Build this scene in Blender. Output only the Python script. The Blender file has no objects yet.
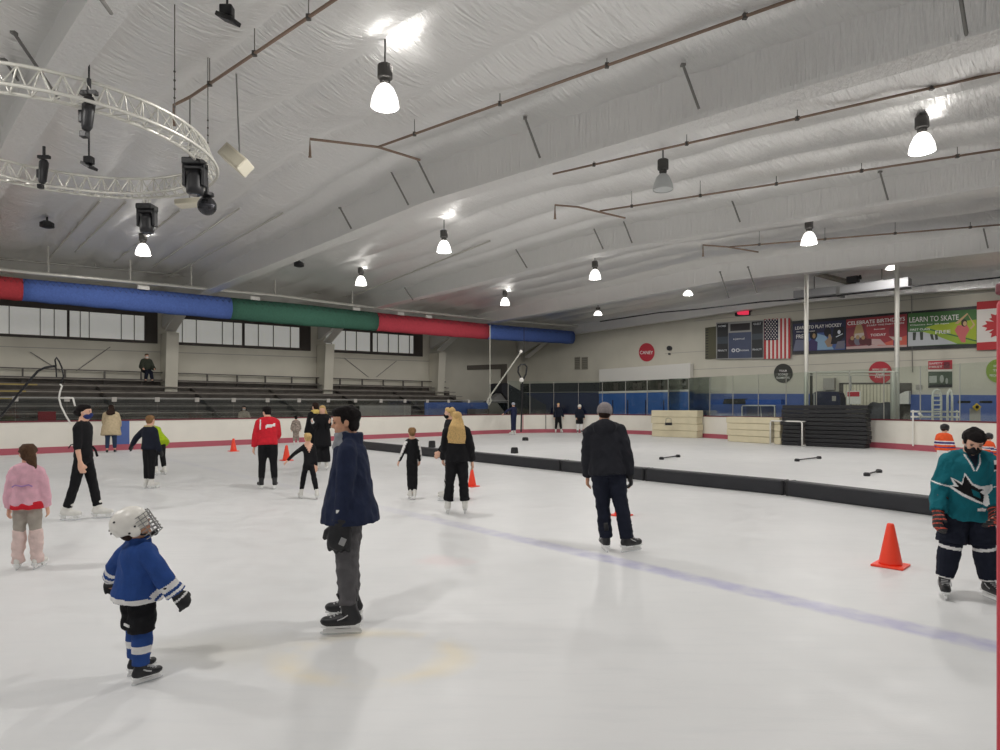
import bpy, bmesh, math, random
from mathutils import Vector, Matrix, noise as mnoise
random.seed(7)
S = bpy.context.scene
COL = S.collection
F, HZ, EYE = 650.0, 405.0, 1.7
V3 = Vector
R2 = math.sqrt(0.5)
rad = math.radians

# ------------------------------------------------------------------ measuring helpers
def gp(x, y, z=0.0):                       # pixel -> point of a horizontal plane below / above the eye
    Y = F * (z - EYE) / (HZ - y)
    return V3(((x - 500) / F * Y, Y, z))
def at(x, y, Y):
    return V3(((x - 500) / F * Y, Y, EYE + (HZ - y) / F * Y))
def W(u, v, z=0.0):                        # rink axes: u along the long boards, v across (camera at 0, 0)
    return V3((R2 * (u + v), R2 * (u - v), z))
def UV(p):
    return (R2 * (p.x + p.y), R2 * (p.x - p.y))
def on_v(x, y, v):
    r = (x - 500) / F
    return at(x, y, v / (R2 * (r - 1)))
def on_u(x, y, u):
    r = (x - 500) / F
    return at(x, y, u / (R2 * (1 + r)))

# ------------------------------------------------------------------ materials
MATS = {}
def mat(name, col, rough=0.6, metal=0.0, noise=0.0, nscale=8.0, bump=0.0, bscale=40.0, emit=None, estr=0.0, spec=0.5):
    if name in MATS: return MATS[name]
    m = bpy.data.materials.new(name); m.use_nodes = True
    nt = m.node_tree; b = nt.nodes['Principled BSDF']
    b.inputs['Base Color'].default_value = (*col, 1); b.inputs['Roughness'].default_value = rough
    b.inputs['Metallic'].default_value = metal
    b.inputs['Specular IOR Level'].default_value = spec
    if emit:
        b.inputs['Emission Color'].default_value = (*emit, 1); b.inputs['Emission Strength'].default_value = estr
    if noise or bump:
        tc = nt.nodes.new('ShaderNodeTexCoord')
    if noise:
        n = nt.nodes.new('ShaderNodeTexNoise'); n.inputs['Scale'].default_value = nscale; n.inputs['Detail'].default_value = 4
        nt.links.new(tc.outputs['Object'], n.inputs['Vector'])
        r = nt.nodes.new('ShaderNodeMapRange'); r.inputs['From Min'].default_value = .3; r.inputs['From Max'].default_value = .7
        r.inputs['To Min'].default_value = 1 - noise; r.inputs['To Max'].default_value = 1 + noise
        nt.links.new(n.outputs['Fac'], r.inputs['Value'])
        mx = nt.nodes.new('ShaderNodeVectorMath'); mx.operation = 'SCALE'; mx.inputs[0].default_value = col
        nt.links.new(r.outputs['Result'], mx.inputs['Scale']); nt.links.new(mx.outputs['Vector'], b.inputs['Base Color'])
    if bump:
        n2 = nt.nodes.new('ShaderNodeTexNoise'); n2.inputs['Scale'].default_value = bscale; n2.inputs['Detail'].default_value = 3
        nt.links.new(tc.outputs['Object'], n2.inputs['Vector'])
        bp = nt.nodes.new('ShaderNodeBump'); bp.inputs['Strength'].default_value = bump; bp.inputs['Distance'].default_value = .02
        nt.links.new(n2.outputs['Fac'], bp.inputs['Height']); nt.links.new(bp.outputs['Normal'], b.inputs['Normal'])
    MATS[name] = m
    return m
def fab(name, col, noise=.12): return mat('fabric_' + name, col, .85, 0, noise, 14, .25, 45, spec=.25)
def srgb(r, g, b):
    f = lambda c: (c / 255 / 12.92) if c / 255 <= .04045 else ((c / 255 + .055) / 1.055) ** 2.4
    return (f(r), f(g), f(b))

# ------------------------------------------------------------------ object helpers
def put(o, parent=None):
    COL.objects.link(o)
    if parent: o.parent = parent
    return o
def tag(o, label=None, cat=None, group=None, kind=None):
    if label: o['label'] = label
    if cat: o['category'] = cat
    if group: o['group'] = group
    if kind: o['kind'] = kind
    return o
def empty(name, label, cat, loc=(0, 0, 0), rz=0, group=None):
    o = bpy.data.objects.new(name, None); COL.objects.link(o)
    o.empty_display_size = .1; o.location = loc; o.rotation_euler = (0, 0, rz)
    return tag(o, label, cat, group)
def mk(name, bm, mats, parent=None, smooth=False, kind=None, label=None, cat=None, group=None, local=False):
    """link bm as ONE mesh object; coordinates are world ones unless local (then they are the parent's)"""
    bmesh.ops.recalc_face_normals(bm, faces=bm.faces)
    me = bpy.data.meshes.new(name); bm.to_mesh(me); bm.free()
    for m in (mats if isinstance(mats, (list, tuple)) else [mats]): me.materials.append(m)
    if smooth:
        for p in me.polygons: p.use_smooth = True
    o = bpy.data.objects.new(name, me); put(o, parent)
    if parent and not local:
        w = parent_world(parent).inverted()
        me.transform(w)
    elif not parent and not local and len(me.vertices):
        # origin at the base centre of the thing
        xs = [v.co for v in me.vertices]
        c = V3(((min(p.x for p in xs) + max(p.x for p in xs)) / 2, (min(p.y for p in xs) + max(p.y for p in xs)) / 2, min(p.z for p in xs)))
        me.transform(Matrix.Translation(-c)); o.location = c
    return tag(o, label, cat, group, kind)
def parent_world(o):
    m = Matrix.LocRotScale(o.location, o.rotation_euler, o.scale)
    return parent_world(o.parent) @ m if o.parent else m

def box(bm, c, sx, sy, sz, ax=None, ay=None, az=None, mi=0, bev=0.0):
    """box centred at c with half sizes"""
    ax = ax or V3((1, 0, 0)); ay = ay or V3((0, 1, 0)); az = az or V3((0, 0, 1)); c = V3(c)
    vs = []
    for k in (-1, 1):
        for j in (-1, 1):
            for i in (-1, 1):
                vs.append(bm.verts.new(c + ax * (i * sx) + ay * (j * sy) + az * (k * sz)))
    fs = []
    for f in ((0, 1, 3, 2), (4, 6, 7, 5), (0, 4, 5, 1), (2, 3, 7, 6), (0, 2, 6, 4), (1, 5, 7, 3)):
        fc = bm.faces.new([vs[i] for i in f]); fc.material_index = mi; fs.append(fc)
    if bev:
        es = list({e for f in fs for e in f.edges})
        r = bmesh.ops.bevel(bm, geom=es, offset=bev, segments=2, affect='EDGES', profile=.5)
        for f in r['faces']: f.material_index = mi
    return vs
UA, VA, ZA = W(1, 0), W(0, 1), V3((0, 0, 1))
def rbox(bm, u0, u1, v0, v1, z0, z1, mi=0, bev=0):      # box in rink axes
    return box(bm, W((u0 + u1) / 2, (v0 + v1) / 2, (z0 + z1) / 2), abs(u1 - u0) / 2, abs(v1 - v0) / 2, abs(z1 - z0) / 2, UA, VA, ZA, mi, bev)
def rod(bm, a, b, r, n=8, mi=0, r2=None, caps=True):
    a, b = V3(a), V3(b); d = (b - a); L = d.length
    if L < 1e-6: return
    d.normalize(); t = V3((0, 0, 1)) if abs(d.z) < .9 else V3((1, 0, 0))
    e1 = d.cross(t).normalized(); e2 = d.cross(e1)
    r2 = r if r2 is None else r2
    A = [bm.verts.new(a + (e1 * math.cos(2 * math.pi * i / n) + e2 * math.sin(2 * math.pi * i / n)) * r) for i in range(n)]
    B = [bm.verts.new(b + (e1 * math.cos(2 * math.pi * i / n) + e2 * math.sin(2 * math.pi * i / n)) * r2) for i in range(n)]
    for i in range(n):
        f = bm.faces.new((A[i], A[(i + 1) % n], B[(i + 1) % n], B[i])); f.material_index = mi
    if caps:
        f = bm.faces.new(A[::-1]); f.material_index = mi
        f = bm.faces.new(B); f.material_index = mi
def pipe(bm, pts, r, n=8, mi=0):
    pts = [V3(p) for p in pts]; k = len(pts); rings = []
    ref = None
    for i in range(k):
        d = (pts[min(i + 1, k - 1)] - pts[max(i - 1, 0)]).normalized()
        if ref is None:
            t = V3((0, 0, 1)) if abs(d.z) < .9 else V3((1, 0, 0)); ref = d.cross(t).normalized()
        ref = (ref - d * ref.dot(d)).normalized(); e2 = d.cross(ref)
        rr = r[i] if isinstance(r, (list, tuple)) else r
        rings.append([bm.verts.new(pts[i] + (ref * math.cos(2 * math.pi * j / n) + e2 * math.sin(2 * math.pi * j / n)) * rr) for j in range(n)])
    for i in range(k - 1):
        for j in range(n):
            f = bm.faces.new((rings[i][j], rings[i][(j + 1) % n], rings[i + 1][(j + 1) % n], rings[i + 1][j])); f.material_index = mi
    bm.faces.new(rings[0][::-1]).material_index = mi; bm.faces.new(rings[-1]).material_index = mi
def lathe(bm, c, prof, n=20, mi=0, axis=None, cap=True):
    c = V3(c); az = axis.normalized() if axis else V3((0, 0, 1))
    t = V3((1, 0, 0)) if abs(az.x) < .9 else V3((0, 1, 0)); ax = az.cross(t).normalized(); ay = az.cross(ax)
    rings = [[bm.verts.new(c + az * z + (ax * math.cos(2 * math.pi * i / n) + ay * math.sin(2 * math.pi * i / n)) * r) for i in range(n)] for r, z in prof]
    for k in range(len(rings) - 1):
        for i in range(n):
            f = bm.faces.new((rings[k][i], rings[k][(i + 1) % n], rings[k + 1][(i + 1) % n], rings[k + 1][i])); f.material_index = mi
    if cap:
        bm.faces.new(rings[0][::-1]).material_index = mi; bm.faces.new(rings[-1]).material_index = mi
def ball(bm, c, r, n=10, m=8, M=None, mi=0):
    """ellipsoid; r is a number or three radii, M a 3x3 rotation"""
    c = V3(c); r = (r, r, r) if not isinstance(r, (list, tuple)) else r
    M = M or Matrix.Identity(3)
    top = bm.verts.new(c + M @ V3((0, 0, r[2]))); bot = bm.verts.new(c + M @ V3((0, 0, -r[2]))); rings = []
    for k in range(1, m):
        th = math.pi * k / m
        rings.append([bm.verts.new(c + M @ V3((r[0] * math.sin(th) * math.cos(2 * math.pi * i / n), r[1] * math.sin(th) * math.sin(2 * math.pi * i / n), r[2] * math.cos(th)))) for i in range(n)])
    for i in range(n):
        bm.faces.new((top, rings[0][i], rings[0][(i + 1) % n])).material_index = mi
        bm.faces.new((bot, rings[-1][(i + 1) % n], rings[-1][i])).material_index = mi
        for k in range(len(rings) - 1):
            bm.faces.new((rings[k][i], rings[k + 1][i], rings[k + 1][(i + 1) % n], rings[k][(i + 1) % n])).material_index = mi
def prism(bm, pts, d, mi=0):
    """polygon pts pushed along vector d"""
    d = V3(d); A = [bm.verts.new(V3(p)) for p in pts]; B = [bm.verts.new(V3(p) + d) for p in pts]; n = len(pts)
    bm.faces.new(A).material_index = mi; bm.faces.new(B[::-1]).material_index = mi
    for i in range(n): bm.faces.new((A[i], B[i], B[(i + 1) % n], A[(i + 1) % n])).material_index = mi
NB = bmesh.new

# ------------------------------------------------------------------ wall mounted pictures and lettering
class Plane:
    def __init__(s, kind, k): s.kind, s.k = kind, k
    def __call__(s, x, y, off=0.0):
        return on_u(x, y, s.k - off) if s.kind == 'u' else on_v(x, y, s.k + off)
    @property
    def n(s): return -UA if s.kind == 'u' else VA
def px_slab(bm, pl, pts, off, th, mi=0):
    """pixel polygon stood on a wall plane: front face off metres out, th thick"""
    P = [pl(x, y) + pl.n * off for x, y in pts]
    prism(bm, P, -pl.n * th, mi)
def lerp2(q, s, t):                         # q = bl, br, tr, tl
    bl, br, tr, tl = q
    f = lambda i: (bl[i] * (1 - s) + br[i] * s) * (1 - t) + (tl[i] * (1 - s) + tr[i] * s) * t
    return (f(0), f(1))
def text_mesh(txt):
    cu = bpy.data.curves.new('lettering', 'FONT'); cu.body = txt; cu.extrude = 0.0; cu.resolution_u = 3; cu.offset = .012
    o = bpy.data.objects.new('lettering', cu); COL.objects.link(o)
    dg = bpy.context.evaluated_depsgraph_get()
    me = bpy.data.meshes.new_from_object(o.evaluated_get(dg))
    bpy.data.objects.remove(o); bpy.data.curves.remove(cu)
    return me
def lettering(txt, fn, m, parent, name='lettering', italic=0.0, label=None):
    """fn(s, t) -> world point for s, t in 0..1"""
    me = text_mesh(txt); vs = me.vertices
    x0, x1 = min(v.co.x for v in vs), max(v.co.x for v in vs); y0, y1 = min(v.co.y for v in vs), max(v.co.y for v in vs)
    inv = parent_world(parent).inverted()
    for v in vs:
        t = (v.co.y - y0) / (y1 - y0); s = (v.co.x - x0) / (x1 - x0) + italic * t
        v.co = inv @ fn(s, t)
    me.name = name; me.materials.clear(); me.materials.append(m)
    o = bpy.data.objects.new(name, me); put(o, parent)
    if label: o['label'] = label
    return o
def px_text(txt, pl, quad, off, m, parent, italic=0.0):
    return lettering(txt, lambda s, t: pl(*lerp2(quad, s, t)) + pl.n * off, m, parent, italic=italic)

# ------------------------------------------------------------------ common materials
def foil(name, scale, stretch):
    m = bpy.data.materials.new(name); m.use_nodes = True; nt = m.node_tree; b = nt.nodes['Principled BSDF']
    b.inputs['Base Color'].default_value = (.92, .915, .90, 1); b.inputs['Metallic'].default_value = .75
    tc = nt.nodes.new('ShaderNodeTexCoord'); mp = nt.nodes.new('ShaderNodeMapping'); mp.inputs['Scale'].default_value = stretch
    mp.inputs['Rotation'].default_value = (0, 0, rad(-45)); mp.vector_type = 'TEXTURE'
    mp.inputs['Scale'].default_value = stretch
    nt.links.new(tc.outputs['Object'], mp.inputs['Vector'])
    n = nt.nodes.new('ShaderNodeTexNoise'); n.inputs['Scale'].default_value = scale; n.inputs['Detail'].default_value = 5; n.inputs['Roughness'].default_value = .6
    nt.links.new(mp.outputs['Vector'], n.inputs['Vector'])
    bp = nt.nodes.new('ShaderNodeBump'); bp.inputs['Strength'].default_value = .9; bp.inputs['Distance'].default_value = .07
    nt.links.new(n.outputs['Fac'], bp.inputs['Height']); nt.links.new(bp.outputs['Normal'], b.inputs['Normal'])
    r = nt.nodes.new('ShaderNodeMapRange'); r.inputs['To Min'].default_value = .26; r.inputs['To Max'].default_value = .46
    nt.links.new(n.outputs['Fac'], r.inputs['Value']); nt.links.new(r.outputs['Result'], b.inputs['Roughness'])
    return m
M_FOIL = foil('foil_insulation', 2.0, (.13, 1.0, 1.0))
M_FOILB = foil('foil_beam_wrap', 2.2, (.11, .3, 2.6))
M_CREAM = mat('cream_wall_paint', srgb(212, 208, 194), .8, 0, .05, .7)
M_WHITE = mat('white_paint', srgb(232, 230, 224), .6)
M_BOARD = mat('white_dasher_plastic', srgb(236, 232, 222), .4, 0, .03, 1.5)
M_RED = mat('red_kick_plastic', srgb(182, 92, 106), .45)
M_MAROON = mat('maroon_cap_plastic', srgb(110, 40, 50), .5)
M_BLUEP = mat('blue_padding', srgb(84, 108, 172), .6, 0, .08, 2)
M_NAVYP = mat('navy_panel', srgb(32, 42, 84), .6, 0, .1, 1)
M_BLACK = mat('black_plastic', (.012, .012, .014), .45)
M_RUBBER = mat('black_rubber', (.02, .02, .022), .8, 0, .15, 3)
M_STEEL = mat('grey_steel', srgb(150, 150, 148), .45, .6)
M_ALU = mat('aluminium_tube', srgb(215, 213, 205), .4, .5)
M_DKSTEEL = mat('dark_steel', srgb(92, 88, 84), .5, .4)
M_PIPE = mat('brown_sprinkler_pipe', srgb(150, 128, 112), .55, .2)
M_DARK = mat('dark_brown_paint', srgb(70, 64, 60), .7)
M_WOOD = mat('grey_bench_wood', srgb(146, 140, 132), .8, 0, .2, 3)
M_WOODY = mat('yellow_bench_edge', srgb(176, 156, 96), .7, 0, .15, 3)
M_LIGHTGREY = mat('light_grey_panel', srgb(168, 164, 158), .7, 0, .05, 2)
M_GREY = mat('grey_panel', srgb(128, 126, 124), .6, 0, .05, 2)
M_RISER = mat('dark_bleacher_riser', srgb(96, 91, 86), .85, 0, .2, 2)
M_ORANGE = mat('orange_cone_plastic', srgb(255, 72, 44), .45)
M_TEXTW = mat('white_lettering', srgb(240, 238, 235), .6)
M_SIGNRED = mat('sign_red', srgb(190, 52, 66), .6)
M_FLAGRED = mat('flag_red', srgb(196, 66, 70), .8)
M_FLAGWHITE = mat('flag_white', srgb(236, 230, 224), .8)
M_FLAGBLUE = mat('flag_blue', srgb(28, 32, 62), .8)
M_CHROME = mat('bright_chrome', (.8, .8, .8), .25, 1.0)
M_BLADE = mat('skate_blade_steel', (.75, .76, .78), .25, .9)

def glass_mat(name, tint, refl):
    m = bpy.data.materials.new(name); m.use_nodes = True; nt = m.node_tree; nt.nodes.clear()
    out = nt.nodes.new('ShaderNodeOutputMaterial'); tr = nt.nodes.new('ShaderNodeBsdfTransparent'); tr.inputs['Color'].default_value = (*tint, 1)
    gl = nt.nodes.new('ShaderNodeBsdfGlossy'); gl.inputs['Roughness'].default_value = .05; gl.inputs['Color'].default_value = (.9, .95, .92, 1)
    fr = nt.nodes.new('ShaderNodeFresnel'); fr.inputs['IOR'].default_value = 1.45
    mu = nt.nodes.new('ShaderNodeMath'); mu.operation = 'MULTIPLY'; mu.inputs[1].default_value = refl; nt.links.new(fr.outputs['Fac'], mu.inputs[0])
    mx = nt.nodes.new('ShaderNodeMixShader'); nt.links.new(mu.outputs[0], mx.inputs['Fac']); nt.links.new(tr.outputs[0], mx.inputs[1]); nt.links.new(gl.outputs[0], mx.inputs[2])
    nt.links.new(mx.outputs[0], out.inputs['Surface'])
    return m
M_GLASS = glass_mat('rink_glass', (.93, .96, .94), .9)
M_GLASSD = glass_mat('scuffed_side_glass', (.80, .82, .82), .7)

# ------------------------------------------------------------------ boards line (rink axes measured from the photo)
def chaikin(P, it=3):
    for _ in range(it):
        Q = [P[0]]
        for a, b in zip(P[:-1], P[1:]):
            Q += [a * .75 + b * .25, a * .25 + b * .75]
        P = Q + [P[-1]]
    return P
BP = [W(-14, -27.4), W(0, -27.4), W(12, -27.4), W(23.5, -27.5), W(28.4, -27.4), W(31.2, -25.8), W(32.5, -22.6), W(32.2, -19.0),
      W(31.0, -15.2), W(30.0, -11.5), W(29.1, -8.2), W(27.8, -5.4), W(26.2, -2.6), W(24.0, .6), W(21.0, 2.6), W(17, 3.4), W(12, 3.6)]
BP = chaikin(BP, 3)
# resample to even steps
def resample(P, step):
    out = [P[0].copy()]; acc = 0
    for a, b in zip(P[:-1], P[1:]):
        L = (b - a).length; d = step - acc
        while d <= L:
            out.append(a.lerp(b, d / L)); d += step
        acc = (acc + L) % step
    return out
BR = resample(BP, .5)
def nrm(P, i):
    d = (P[min(i + 1, len(P) - 1)] - P[max(i - 1, 0)]).normalized()
    return V3((-d.y, d.x, 0))              # left of travel = outside of the rink
def ribbon(bm, P, o0, o1, z0, z1, mi=0):
    """wall-like band along P between outward offsets o0..o1 and heights z0..z1"""
    rows = []
    for i, p in enumerate(P):
        n = nrm(P, i)
        rows.append([bm.verts.new(p + n * o + V3((0, 0, z))) for o, z in ((o0, z0), (o1, z0), (o1, z1), (o0, z1))])
    for a, b in zip(rows[:-1], rows[1:]):
        for k in range(4):
            bm.faces.new((a[k], a[(k + 1) % 4], b[(k + 1) % 4], b[k])).material_index = mi
    bm.faces.new(rows[0]).material_index = mi; bm.faces.new(rows[-1][::-1]).material_index = mi

# ------------------------------------------------------------------ ice and floor
def ice_material():
    m = bpy.data.materials.new('skated_ice'); m.use_nodes = True; nt = m.node_tree; N, L = nt.nodes, nt.links
    b = N['Principled BSDF']; tc = N.new('ShaderNodeTexCoord')
    def noise(scale, detail=4, vec=None):
        n = N.new('ShaderNodeTexNoise'); n.inputs['Scale'].default_value = scale; n.inputs['Detail'].default_value = detail
        L.new(vec or tc.outputs['Object'], n.inputs['Vector']); return n.outputs['Fac']
    def math_(op, a, b_=None, c=None):
        n = N.new('ShaderNodeMath'); n.operation = op
        for i, x in enumerate((a, b_, c)):
            if x is None: continue
            if isinstance(x, (int, float)): n.inputs[i].default_value = x
            else: L.new(x, n.inputs[i])
        return n.outputs[0]
    def rng(v, a, b_, c, d):
        n = N.new('ShaderNodeMapRange'); n.inputs[1].default_value = a; n.inputs[2].default_value = b_; n.inputs[3].default_value = c; n.inputs[4].default_value = d
        n.clamp = True; L.new(v, n.inputs[0]); return n.outputs[0]
    def mix(fac, a, b_):
        n = N.new('ShaderNodeMix'); n.data_type = 'RGBA'
        if isinstance(fac, (int, float)): n.inputs[0].default_value = fac
        else: L.new(fac, n.inputs[0])
        for s, x in ((6, a), (7, b_)):
            if isinstance(x, tuple): n.inputs[s].default_value = (*x, 1)
            else: L.new(x, n.inputs[s])
        return n.outputs[2]
    sep = N.new('ShaderNodeSeparateXYZ'); L.new(tc.outputs['Object'], sep.inputs[0]); X, Y = sep.outputs[0], sep.outputs[1]
    col = mix(rng(noise(.35), .35, .65, 0, 1), (.74, .745, .745), (.80, .80, .80))
    # frosty scuffing in streaks
    mp = N.new('ShaderNodeMapping'); mp.inputs['Scale'].default_value = (1.2, 9, 1); mp.inputs['Rotation'].default_value = (0, 0, rad(25)); L.new(tc.outputs['Object'], mp.inputs[0])
    col = mix(rng(noise(1.5, 6, mp.outputs[0]), .5, .72, 0, .35), col, (.70, .71, .72))
    # blue line under the ice
    p0, p1 = gp(560, 548), gp(1000, 647.8); d = (p1 - p0).normalized(); n = V3((-d.y, d.x, 0))
    dist = math_('ABSOLUTE', math_('ADD', math_('ADD', math_('MULTIPLY', X, n.x), math_('MULTIPLY', Y, n.y)), -n.dot(p0)))
    along = math_('ADD', math_('ADD', math_('MULTIPLY', X, d.x), math_('MULTIPLY', Y, d.y)), -d.dot(p0))
    band = rng(math_('ADD', dist, math_('MULTIPLY', noise(9), .08)), .13, .22, 1, 0)
    fade = rng(along, -4.5, 1.0, .12, .8)
    col = mix(math_('MULTIPLY', math_('MULTIPLY', band, fade), rng(noise(5, 6), .3, .62, .35, .85)), col, (.40, .39, .62))
    # pale red spot
    c = gp(440, 561)
    def blob(cx, cy, r0, r1, sc=1.0):
        dx = math_('ADD', X, -cx); dy = math_('MULTIPLY', math_('ADD', Y, -cy), sc)
        r = math_('SQRT', math_('ADD', math_('MULTIPLY', dx, dx), math_('MULTIPLY', dy, dy)))
        return rng(math_('ADD', r, math_('MULTIPLY', noise(2.5), .5)), r0 + .25, r1 + .25, 1, 0), r
    f, _ = blob(c.x, c.y, .12, .36)
    col = mix(math_('MULTIPLY', f, .35), col, (.80, .60, .60))
    # yellowish stain rings seen through the ice near the camera
    c = gp(372, 655)
    f, r = blob(c.x, c.y, .2, 1.0, 1.3)
    col = mix(math_('MULTIPLY', f, .5), col, (.66, .66, .65))
    ring = rng(math_('ABSOLUTE', math_('ADD', math_('ADD', r, -.62), math_('MULTIPLY', noise(2.0), .12))), .02, .18, 1, 0)
    col = mix(math_('MULTIPLY', ring, rng(noise(1.6), .42, .6, 0, .55)), col, (.86, .76, .55))
    c = gp(222, 648)
    f, r = blob(c.x, c.y, .1, .7, 1.6)
    col = mix(math_('MULTIPLY', f, .55), col, (.66, .64, .57))
    L.new(col, b.inputs['Base Color'])
    b.inputs['Specular IOR Level'].default_value = .25
    L.new(rng(noise(3, 5), .3, .7, .32, .55), b.inputs['Roughness'])
    bp = N.new('ShaderNodeBump'); bp.inputs['Strength'].default_value = .12; bp.inputs['Distance'].default_value = .01
    L.new(noise(14, 6, mp.outputs[0]), bp.inputs['Height']); L.new(bp.outputs[0], b.inputs['Normal'])
    return m
bm = NB()
poly = [p.copy() for p in BR] + [W(6, 3.6), W(-14, 3.6)]
bm.faces.new([bm.verts.new(p) for p in poly])
bmesh.ops.triangulate(bm, faces=bm.faces)
me = bpy.data.meshes.new('floor_ice'); bm.to_mesh(me); bm.free(); me.materials.append(ice_material())
for p in me.polygons:
    if p.normal.z < 0: p.flip()
tag(put(bpy.data.objects.new('floor_ice', me)), 'white skated ice of the rink with a faded blue line', kind='structure')
bm = NB(); rbox(bm, -16, 40, -36, 12, -.14, -.02)
mk('floor', bm, mat('dark_rubber_floor', srgb(74, 72, 74), .85, 0, .1, 2), kind='structure', label='dark rubber floor around the rink')

# ------------------------------------------------------------------ rink boards + glass
t = empty('rink_boards', 'long white rink boards with red kick strip curving round the ice', 'rink boards', BR[0])
bm = NB(); ribbon(bm, BR, 0, .10, 0.22, 1.10); mk('board_panel', bm, M_BOARD, t)
bm = NB(); ribbon(bm, BR, -.012, .10, 0.0, .22); mk('kick_strip', bm, M_RED, t, label='red kick strip')
bm = NB(); ribbon(bm, BR, -.02, .14, 1.10, 1.15); mk('cap_rail', bm, M_MAROON, t, label='dark maroon cap rail')
bm = NB()
for x in (133, 142): pass
i0 = min(range(len(BR)), key=lambda i: abs(500 + F * BR[i].x / BR[i].y - 134))
ribbon(bm, BR[i0 - 1:i0 + 1], -.008, .05, .22, 1.10); mk('blue_panel', bm, M_BLUEP, t, label='blue upright panel in the boards')
# panel joints and one red door line
for xpix, mm in ((526, M_RED), (549, M_DKSTEEL)):
    i0 = min(range(20, len(BR) - 20), key=lambda i: abs(500 + F * BR[i].x / BR[i].y - xpix))
    n = nrm(BR, i0); bm = NB(); box(bm, BR[i0] + V3((0, 0, .66)) - n * .004, .02, .02, .44, n.cross(ZA), n)
    mk('panel_joint', bm, mm, t)
# glass panes: low on the bleacher side, tall round the end
step = 3
k = 0
TOPC = []
for i in range(6, len(BR) - 4, step):
    a, b = BR[i], BR[min(i + step, len(BR) - 1)]
    u, v = UV(a)
    xm = 500 + F * a.x / max(a.y, .1); xe = 500 + F * b.x / max(b.y, .1)
    if xe < -60 or xm > 1060 or a.y < 3: continue
    tall = u > 26.5
    zt = 3.15 if tall else 1.95
    n = nrm(BR, i); d = (b - a).normalized()
    mid = (a + b) / 2 + n * .06
    root = empty('glass_pane', ('tall clear' if tall else 'low clear') + ' glass pane standing on the rink boards', 'glass pane', mid + V3((0, 0, 1.15)), 0,
                 'tall glass panes round the rink end' if tall else 'low glass panes on the bleacher side boards')
    bm = NB(); box(bm, mid + V3((0, 0, (1.15 + zt) / 2)), (b - a).length / 2 - .012, .006, (zt - 1.15) / 2, d, n); mk('pane', bm, M_GLASS if tall else M_GLASSD, root)
    bm = NB()
    if tall:
        box(bm, a + n * .06 + V3((0, 0, (1.15 + zt) / 2)), .009, .02, (zt - 1.15) / 2, d, n)
        mk('post', bm, M_LIGHTGREY, root)
    else:
        box(bm, a + n * .06 + V3((0, 0, zt - .04)), .085, .03, .09, d, n, bev=.012)
        mk('clip', bm, M_LIGHTGREY, root)
        bm = NB(); box(bm, mid + V3((0, 0, zt + .01)), (b - a).length / 2, .012, .014, d, n); mk('top_edge', bm, M_STEEL, root)

# ------------------------------------------------------------------ building shell
U_END, V_L = 37.0, -34.6
def roof_z(v): return 8.30 - .045 * abs(v + 13.5)
bm = NB(); us = [-14 + .12 * i for i in range(int(51.3 / .12))]; vs_ = [-34.6 + .45 * j for j in range(int(47 / .45) + 1)]
grid = []
for iu, u in enumerate(us):
    row = []
    for v in vs_:
        ph = ((u + .25 + .12 * math.sin(v * .7)) / 1.7) % 1.0
        sag = .20 * math.sin(math.pi * ph) ** .6 + .03 * math.sin(u * 2.1 + v * .9) * math.sin(v * 1.3 + u) + .035 * math.sin(v * 2 * math.pi / 1.5 + .6 * math.sin(u)) * math.sin(math.pi * ph)
        row.append(bm.verts.new(W(u, v, roof_z(v) - sag)))
    grid.append(row)
for a, b in zip(grid[:-1], grid[1:]):
    for j in range(len(a) - 1): bm.faces.new((a[j], a[j + 1], b[j + 1], b[j]))
me = bpy.data.meshes.new('ceiling'); bm.to_mesh(me); bm.free(); me.materials.append(M_FOIL)
for p in me.polygons: p.use_smooth = True
tag(put(bpy.data.objects.new('ceiling', me)), 'silver foil insulation ceiling of the ice hall', kind='structure')
bm = NB(); rbox(bm, -14, 37.3, -34.6, 12.4, 8.42, 8.5)
mk('ceiling_deck', bm, M_GREY, kind='structure')

# walls
def siding(name, m0, period, axis):
    m = m0.copy(); m.name = name; nt = m.node_tree; b = nt.nodes['Principled BSDF']
    tc = nt.nodes.new('ShaderNodeTexCoord'); w = nt.nodes.new('ShaderNodeTexWave'); w.bands_direction = axis; w.inputs['Scale'].default_value = period
    mp = nt.nodes.new('ShaderNodeMapping'); mp.inputs['Rotation'].default_value = (0, 0, rad(45)); nt.links.new(tc.outputs['Object'], mp.inputs[0]); nt.links.new(mp.outputs[0], w.inputs[0])
    bp = nt.nodes.new('ShaderNodeBump'); bp.inputs['Strength'].default_value = .25; bp.inputs['Distance'].default_value = .03
    nt.links.new(w.outputs['Fac'], bp.inputs['Height']); nt.links.new(bp.outputs[0], b.inputs['Normal'])
    return m
M_SIDE = siding('cream_ribbed_siding', M_CREAM, 1.0, 'X')
bm = NB(); rbox(bm, -14, U_END + .2, V_L - .2, V_L, -.1, 8.4)
mk('wall_left', bm, M_SIDE, kind='structure', label='cream metal wall behind the bleachers')
bm = NB(); rbox(bm, U_END, U_END + .2, V_L - .2, 12, -.1, 8.4)
mk('wall_far', bm, M_CREAM, kind='structure', label='cream wall at the end of the hall')
PE = Plane('u', U_END); PL = Plane('v', V_L)
# horizontal seams of the end wall
for k_, zz in enumerate((3.9, 5.0, 6.9)):
    bm = NB(); rbox(bm, U_END - .02, U_END, -24 + k_ * 2, 6, zz - .012, zz + .012)
    mk('trim_%d' % (k_ + 1), bm, M_LIGHTGREY, kind='structure')

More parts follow.
